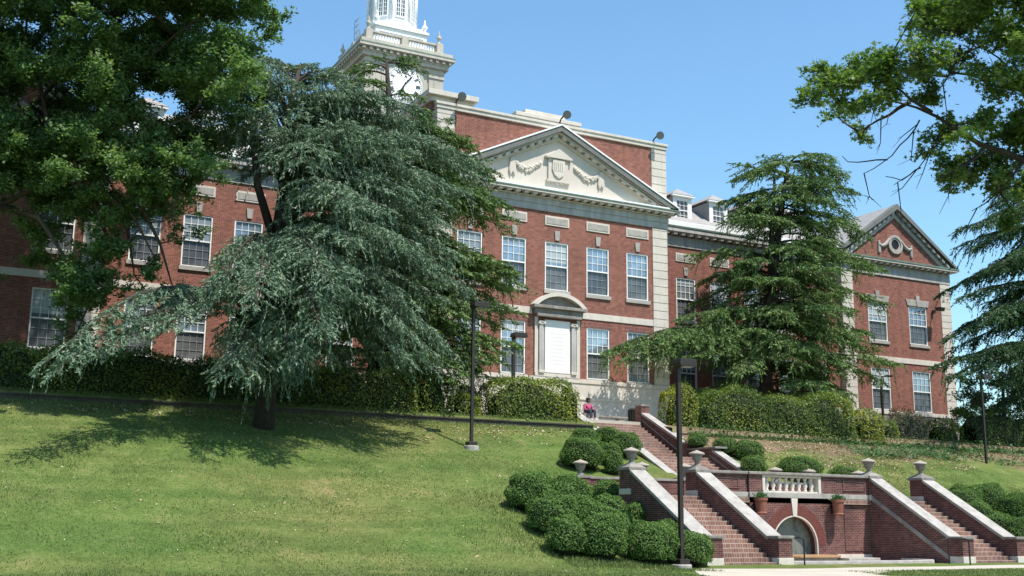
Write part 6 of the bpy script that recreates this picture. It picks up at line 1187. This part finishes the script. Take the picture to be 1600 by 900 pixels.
hedge([(-5.1, -6.5), (-3.4, -6.5)], .8, 2.1, 'grey_shrub', 'greyish brown shrub in the hedge line right of the lawn lamp post', L_GREY, leaf=.07, tint=.5, cat='shrub')
hedge([(-5.5, -7.3), (-4.0, -7.35)], .4, 1.15, 'yellow_shrub', 'low bright yellow-green shrub in front of the greyish brown one', L_YEL, leaf=.09, tint=.42, cat='shrub')
hedge([(-3.5, -6.8), (1.15, -6.8)], .95, 2.15, 'hedge', 'tall leafy hedge ending at the top left of the upper stair', L_HEDGE, leaf=.1, tint=.55, dens=420, lump=.12)
hedge([(.75, -7.35), (1.45, -7.1)], .5, 1.9, 'yellow_shrub', 'yellow-leaved shrub at the very end of the hedge left of the upper stair', L_YEL, leaf=.09, tint=.38, cat='shrub')
hedge([(7.7, -5.7), (9.5, -6.1)], .95, 2.5, 'yellow_shrub', 'tall yellow-flecked shrub at the top right of the upper stair', L_YEL, leaf=.1, tint=.30, cat='shrub', zb=6.1)
hedge([(9.5, -6.2), (19.3, -7.35)], 1.0, 2.45, 'hedge', 'tall dark hedge right of the upper stair, below the spreading cedar', L_HEDGE, leaf=.1, tint=.45, dens=400, zb=6.0)
hedge([(19.4, -7.3), (21.6, -7.2)], .9, 1.95, 'yellow_shrub', 'yellow-green shrub at the right end of the right hedge', L_YEL, leaf=.1, tint=.3, cat='shrub', zb=6.0)
hedge([(23.2, -5.8), (24.4, -5.8)], .7, 1.3, 'leafy_shrub', 'dark round shrub below the left corner of the right pavilion', L_HEDGE, tint=.35, cat='shrub', zb=6.2)
hedge([(24.4, -5.6), (27.2, -5.2)], .8, 1.75, 'grey_shrub', 'twiggy grey-green shrub below the right pavilion windows', L_GREY, leaf=.08, dens=240, tint=.4, cat='shrub', zb=6.3)
hedge([(27.0, -3.4), (29.6, -3.2)], .7, 2.2, 'russet_shrub', 'reddish brown shrub against the right pavilion base', leaf_mat('russet leaves', [(.06, .07, .025), (.12, .08, .04), (.18, .10, .055)], .25), leaf=.1, dens=260, tint=.5, cat='shrub', zb=6.5, lump=.3)
hedge([(27.6, -5.6), (30.2, -5.4)], .8, 1.5, 'yellow_shrub', 'sunlit yellow-green shrub below the right pavilion', L_YEL, leaf=.1, tint=.25, cat='shrub', zb=6.2)
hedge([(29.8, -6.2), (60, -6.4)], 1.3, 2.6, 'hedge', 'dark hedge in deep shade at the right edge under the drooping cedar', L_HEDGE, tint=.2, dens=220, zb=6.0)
# small plants in the wall pots
for t, x in PLANTERS:
    lv = Leaves(); n = 220; C = np.array([x, -19.78, 2.55])+rng.normal(0, 1, (n, 3))*np.array([.13, .11, .08]); C[:, 2] = np.maximum(C[:, 2], 2.49)
    D = unit(rng.normal(0, .5, (n, 3))+np.array([0, 0, .8])); lv.put(leaf_quads(C, D, .11, .05), np.clip(rng.normal(.5, .2, n), 0, 1)); lv.build('foliage', L_IVY, t, tuple(org(t)))

# ================================================================== grass, litter, ground cover
def scatter(n, x0, x1, y0, y1, bias=1.0):
    x = rng.uniform(x0, x1, n); y = y0+(y1-y0)*rng.uniform(0, 1, n)**bias; return x, y
def lawn_ok(x, y):
    bad = ((x > -3.6) & (x < 12.5) & (y > -24.4)) | ((y > -27.6) & (y < -24.3) & (x > -5)) | (y > -8.05) | ((x > -10.5) & (x < 2) & (y < -27) & (x > -7.5+(y+28.6)*.25) & (x < -1.6+(y+29.6)*.3+.2))
    return ~bad
lv = Leaves()
x, y = scatter(300000, -34, 24, -34, -8.1, 1.0); ok = lawn_ok(x, y) & (np.sin(x*.93+1.2*np.sin(y*.6))*np.sin(y*1.27+1.5*np.sin(x*.41))+.5*np.sin(x*2.7+y*1.1)*np.sin(y*3.1-x)+rng.normal(0, .35, len(x)) < .75); x, y = x[ok], y[ok]; z = ground_h(x, y); n = len(x)
near = np.clip((-y-8)/18, 0, 1); hgt = rng.uniform(.035, .085, n)*(1+.6*(np.sin(x*.7+y*.3)*np.sin(y*.9) > .5))
D = unit(np.stack([rng.normal(0, .35, n), rng.normal(0, .35, n), np.ones(n)], 1)); C = np.stack([x, y, z+hgt*.35], 1)
lv.put(leaf_quads(C, D, hgt, rng.uniform(.014, .028, n)), np.clip(.40+.13*np.sin(x*.5+1)*np.sin(y*.6+x*.2)+.16*np.sin(x*1.9+y)*np.sin(y*2.3-x*.7+2)+rng.normal(0, .22, n)+.12*(y > -13), 0, 1))
g = lv.build('grass', L_GRASS, None, (0, 0, 0)); tag(g, 'short green lawn grass on the slope and along the walk', 'grass', kind='stuff')
# long tufts where the mower does not reach
lv = Leaves(); xs_ = []; 
for (a, b_, c, d_, m) in ((7.6, 30, -8.35, -7.9, 5200), (-30, 1.8, -8.0, -7.7, 3600), (-9.2, -5.4, -25.0, -24.2, 2300), (-26, 1.5, -8.7, -8.1, 2500), (-10.2, -8.6, -24.2, -18.2, 900), (12.5, 14, -24.4, -20, 500)):
    x, y = scatter(m, a, b_, c, d_); z = ground_h(x, y); h_ = rng.uniform(.08, .22, m); D = unit(np.stack([rng.normal(0, .4, m), rng.normal(0, .4, m), np.ones(m)], 1)); lv.put(leaf_quads(np.stack([x, y, z+h_*.4], 1), D, h_, .022), np.clip(rng.normal(.4, .2, m), 0, 1))
tag(lv.build('long_grass', L_GRASS, None, (0, 0, 0)), 'longer uncut grass around the bushes and along the kerb', 'grass', kind='stuff')
# fallen leaves
lv = Leaves()
for (a, b_, c, d_, m) in ((-26, 2, -9.6, -8.2, 2600), (7.2, 24, -12.5, -8.2, 5200), (-14, -2, -11, -9, 500), (12.8, 17, -16, -12, 700), (-30, 0, -26, -10, 260)):
    x = rng.uniform(a, b_, m); y = rng.uniform(c, d_, m); keep = np.sin(x*1.7+1)*np.sin(y*2.2+x)+rng.normal(0, .6, m) > -.2; keep |= m < 300; x, y = x[keep], y[keep]; m = len(x)
    C = np.stack([x, y, ground_h(x, y)+.035], 1); N = unit(rng.normal(0, .35, (m, 3))+np.array([0, 0, 1.])); D = unit(np.cross(N, rand_dirs(m))); s_ = rng.uniform(.06, .15, m); lv.put(leaf_quads(C, D, s_, s_*.6, N), np.clip(rng.normal(.5, .25, m), 0, 1))
tag(lv.build('leaf_litter', L_DRY, None, (0, 0, 0)), 'pale dry fallen leaves under the kerb and on the right bank', 'fallen leaves', kind='stuff')
lv = Leaves(); m = 420; x, y = scatter(m, -26, -5, -24, -12); C = np.stack([x, y, ground_h(x, y)+.07], 1); N = unit(rng.normal(0, .4, (m, 3))+np.array([0, 0, 1.])); D = unit(np.cross(N, rand_dirs(m)))
lv.put(leaf_quads(C, D, .035, .03, N), rng.uniform(.6, 1, m))
tag(lv.build('clover_flowers', plain_mat('clover flower', (.7, .7, .64), .8), None, (0, 0, 0)), 'tiny white clover flowers dotted over the lawn', 'flowers', kind='stuff')
lv = Leaves(); m = 13000; x = rng.uniform(7.6, 34, m); y = rng.uniform(-10.8, -7.9, m); keep = (x > 17) | (y > -8.35); x, y = x[keep], y[keep]; m = len(x); keep = (y > -8.4) | (np.sin(x*.9)*np.sin(y*1.7+x*.5)+rng.normal(0, .5, m) > .1); x, y = x[keep], y[keep]; m = len(x)  # keeps a leaf strip along the hedge foot, added in place of shade
C = np.stack([x, y, ground_h(x, y)+rng.uniform(.03, .28, m)], 1); N = unit(rng.normal(0, .5, (m, 3))+np.array([0, -.3, 1.])); D = unit(np.cross(N, rand_dirs(m))); s_ = rng.uniform(.09, .19, m); lv.put(leaf_quads(C, D, s_, s_*.7, N), np.clip(rng.normal(.5, .25, m), 0, 1))
tag(lv.build('ground_cover', L_IVY, None, (0, 0, 0)), 'leafy ground cover on the right bank, with a strip added to darken the hedge foot', 'ground cover', kind='stuff')

# ================================================================== terrace furniture and the seated person
b = MB(); 
BE = thing('stone_bench', 'low grey slab bench in front of the hall at the top of the stair', 'bench', (6.0, -3.2, 6.66))
b.box(4.7, 7.0, -3.45, -2.95, 7.0, 7.1); b.build('seat', M['stone_old'], BE, bevel=.02)
for x in (5.1, 6.6): b = MB(); b.box(x-.15, x+.15, -3.4, -3.0, 6.6, 7.0); b.build('leg', M['stone_old'], BE)
TB = thing('trash_bin', 'dark slatted litter bin beside the brick pier at the top of the stair', 'litter bin', (7.6, -3.1, 6.66))
b = MB(); b.lathe([(.28, 0), (.28, .85)], (7.6, -3.1, 6.66), 16); b.build('liner', M['black'], TB)
b = MB()
for k in range(16): a = 2*math.pi*k/16; b.box(7.6+.3*math.cos(a)-.02, 7.6+.3*math.cos(a)+.02, -3.1+.3*math.sin(a)-.02, -3.1+.3*math.sin(a)+.02, 6.68, 7.5)
b.build('slats', M['bronze'], TB)
b = MB(); b.lathe([(.33, .84), (.33, .9), (.2, .98)], (7.6, -3.1, 6.66), 16); b.build('rim', M['bronze'], TB)
SK = plain_mat('skin', (.22, .12, .08), .6); PK = plain_mat('pink top', (.42, .06, .15), .8, 0, .2, 8); JN = plain_mat('dark trousers', (.03, .035, .055), .85); HR = plain_mat('dark hair', (.012, .009, .008), .7); SH = plain_mat('pale shoes', (.6, .6, .58), .6)
def skin_fig(name, verts, edges, radii, mat, parent, loc, sub=2, root=0):
    me = bpy.data.meshes.new(name); me.from_pydata(verts, edges, []); o = bpy.data.objects.new(name, me); col.objects.link(o)
    md = o.modifiers.new('skin', 'SKIN'); md.use_smooth_shade = True
    for i, r_ in enumerate(radii): me.skin_vertices[0].data[i].radius = (r_, r_) if not hasattr(r_, '__len__') else r_
    me.skin_vertices[0].data[root].use_root = True
    sb = o.modifiers.new('sub', 'SUBSURF'); sb.levels = sub; sb.render_levels = sub
    dg = bpy.context.evaluated_depsgraph_get(); m2 = bpy.data.meshes.new_from_object(o.evaluated_get(dg)); m2.materials.clear(); m2.materials.append(mat)
    bpy.data.objects.remove(o); p = bpy.data.objects.new(name, m2); col.objects.link(p); p.parent = parent
    if parent is None: p.location = loc
    return p
# low grey block the person sits on, then the figure facing the street
PB = solo(MB().box(3.55, 4.5, -4.45, -3.95, 6.62, 7.08), 'seat_block', M['stone_old'], (4.0, -4.2, 6.66), 'grey stone block under the seated person', 'stone block', bevel=.02)
PLc = (3.95, -4.25, 7.09)
vs = [(0, 0, .10), (0, .0, .28), (0, .02, .46), (0, .02, .54), (0, -.01, .64), (0, -.02, .76),
      (-.10, -.04, .09), (-.13, -.46, .10), (-.14, -.50, -.36), (-.14, -.62, -.38),
      (.10, -.04, .09), (.12, -.46, .12), (.10, -.54, -.34), (.10, -.66, -.37),
      (-.19, .02, .44), (-.25, -.06, .20), (-.12, -.28, .16), (-.08, -.34, .15),
      (.19, .02, .44), (.26, -.05, .20), (.14, -.29, .17), (.10, -.35, .15)]
es = [(0, 1), (1, 2), (2, 3), (3, 4), (4, 5), (0, 6), (6, 7), (7, 8), (8, 9), (0, 10), (10, 11), (11, 12), (12, 13), (2, 14), (14, 15), (15, 16), (16, 17), (2, 18), (18, 19), (19, 20), (20, 21)]
rr = [.14, .13, .13, .055, .09, .085, .095, .065, .04, .035, .095, .065, .04, .035, .055, .04, .03, .03, .055, .04, .03, .03]
PE = skin_fig('person', vs, es, rr, SK, None, PLc); tag(PE, 'person in pink top and dark trousers sitting at the top of the stair', 'person')
skin_fig('pink_top', [(0, 0, .10), (0, 0, .28), (0, .02, .46), (-.19, .02, .44), (-.25, -.06, .20), (-.16, -.2, .17), (.19, .02, .44), (.26, -.05, .20), (.18, -.2, .18)], [(0, 1), (1, 2), (2, 3), (3, 4), (4, 5), (2, 6), (6, 7), (7, 8)], [.16, .155, .15, .075, .06, .048, .075, .06, .048], PK, PE, None)
skin_fig('trousers', [(0, 0, .08), (-.10, -.04, .09), (-.13, -.46, .10), (-.14, -.50, -.30), (.10, -.04, .09), (.12, -.46, .12), (.10, -.53, -.28)], [(0, 1), (1, 2), (2, 3), (0, 4), (4, 5), (5, 6)], [.155, .11, .08, .058, .11, .08, .058], JN, PE, None)
skin_fig('hair', [(0, .03, .60), (0, .03, .70), (0, .0, .80)], [(0, 1), (1, 2)], [.07, .105, .085], HR, PE, None, root=1)
for s in (-1, 1):
    x0, y0, z0 = (-.14, -.56, -.39) if s < 0 else (.10, -.60, -.38)
    b = MB(); b.prism_x([(y0+.1, z0-.04), (y0-.16, z0-.04), (y0-.14, z0+.02), (y0-.02, z0+.07), (y0+.1, z0+.07)], x0-.045, x0+.045); b.build('shoe', SH, PE, local=Vector((0, 0, 0)), bevel=.02)
    for f in range(5):
        hx = (-.08 if s < 0 else .10)+(f-2)*.016*(1 if f else 1.4); hy = -.36; ln = (.05, .075, .085, .078, .06)[f]
        b = MB(); b.tube([(hx, hy, .155), (hx+.004*s, hy-ln*.6, .15), (hx+.004*s, hy-ln, .125)], [.009, .008, .006], 6); b.build('finger', SK, PE, local=Vector((0, 0, 0)), smooth=True)
b = MB()
for s in (-1, 1): b.lathe([(.002, -.012), (.012, 0), (.002, .012)], (s*.033, -.092, .715), 8)
b.build('eyes', M['black'], PE, local=Vector((0, 0, 0)))
b = MB(); b.lathe([(.003, -.03), (.016, -.015), (.008, .02), (.002, .03)], (0, -.105, .69), 8); b.build('nose', SK, PE, local=Vector((0, 0, 0)), smooth=True)
b = MB(); b.box(-.025, .025, -.103, -.09, .642, .65); b.build('mouth', plain_mat('lips', (.25, .08, .07), .5), PE, local=Vector((0, 0, 0)))
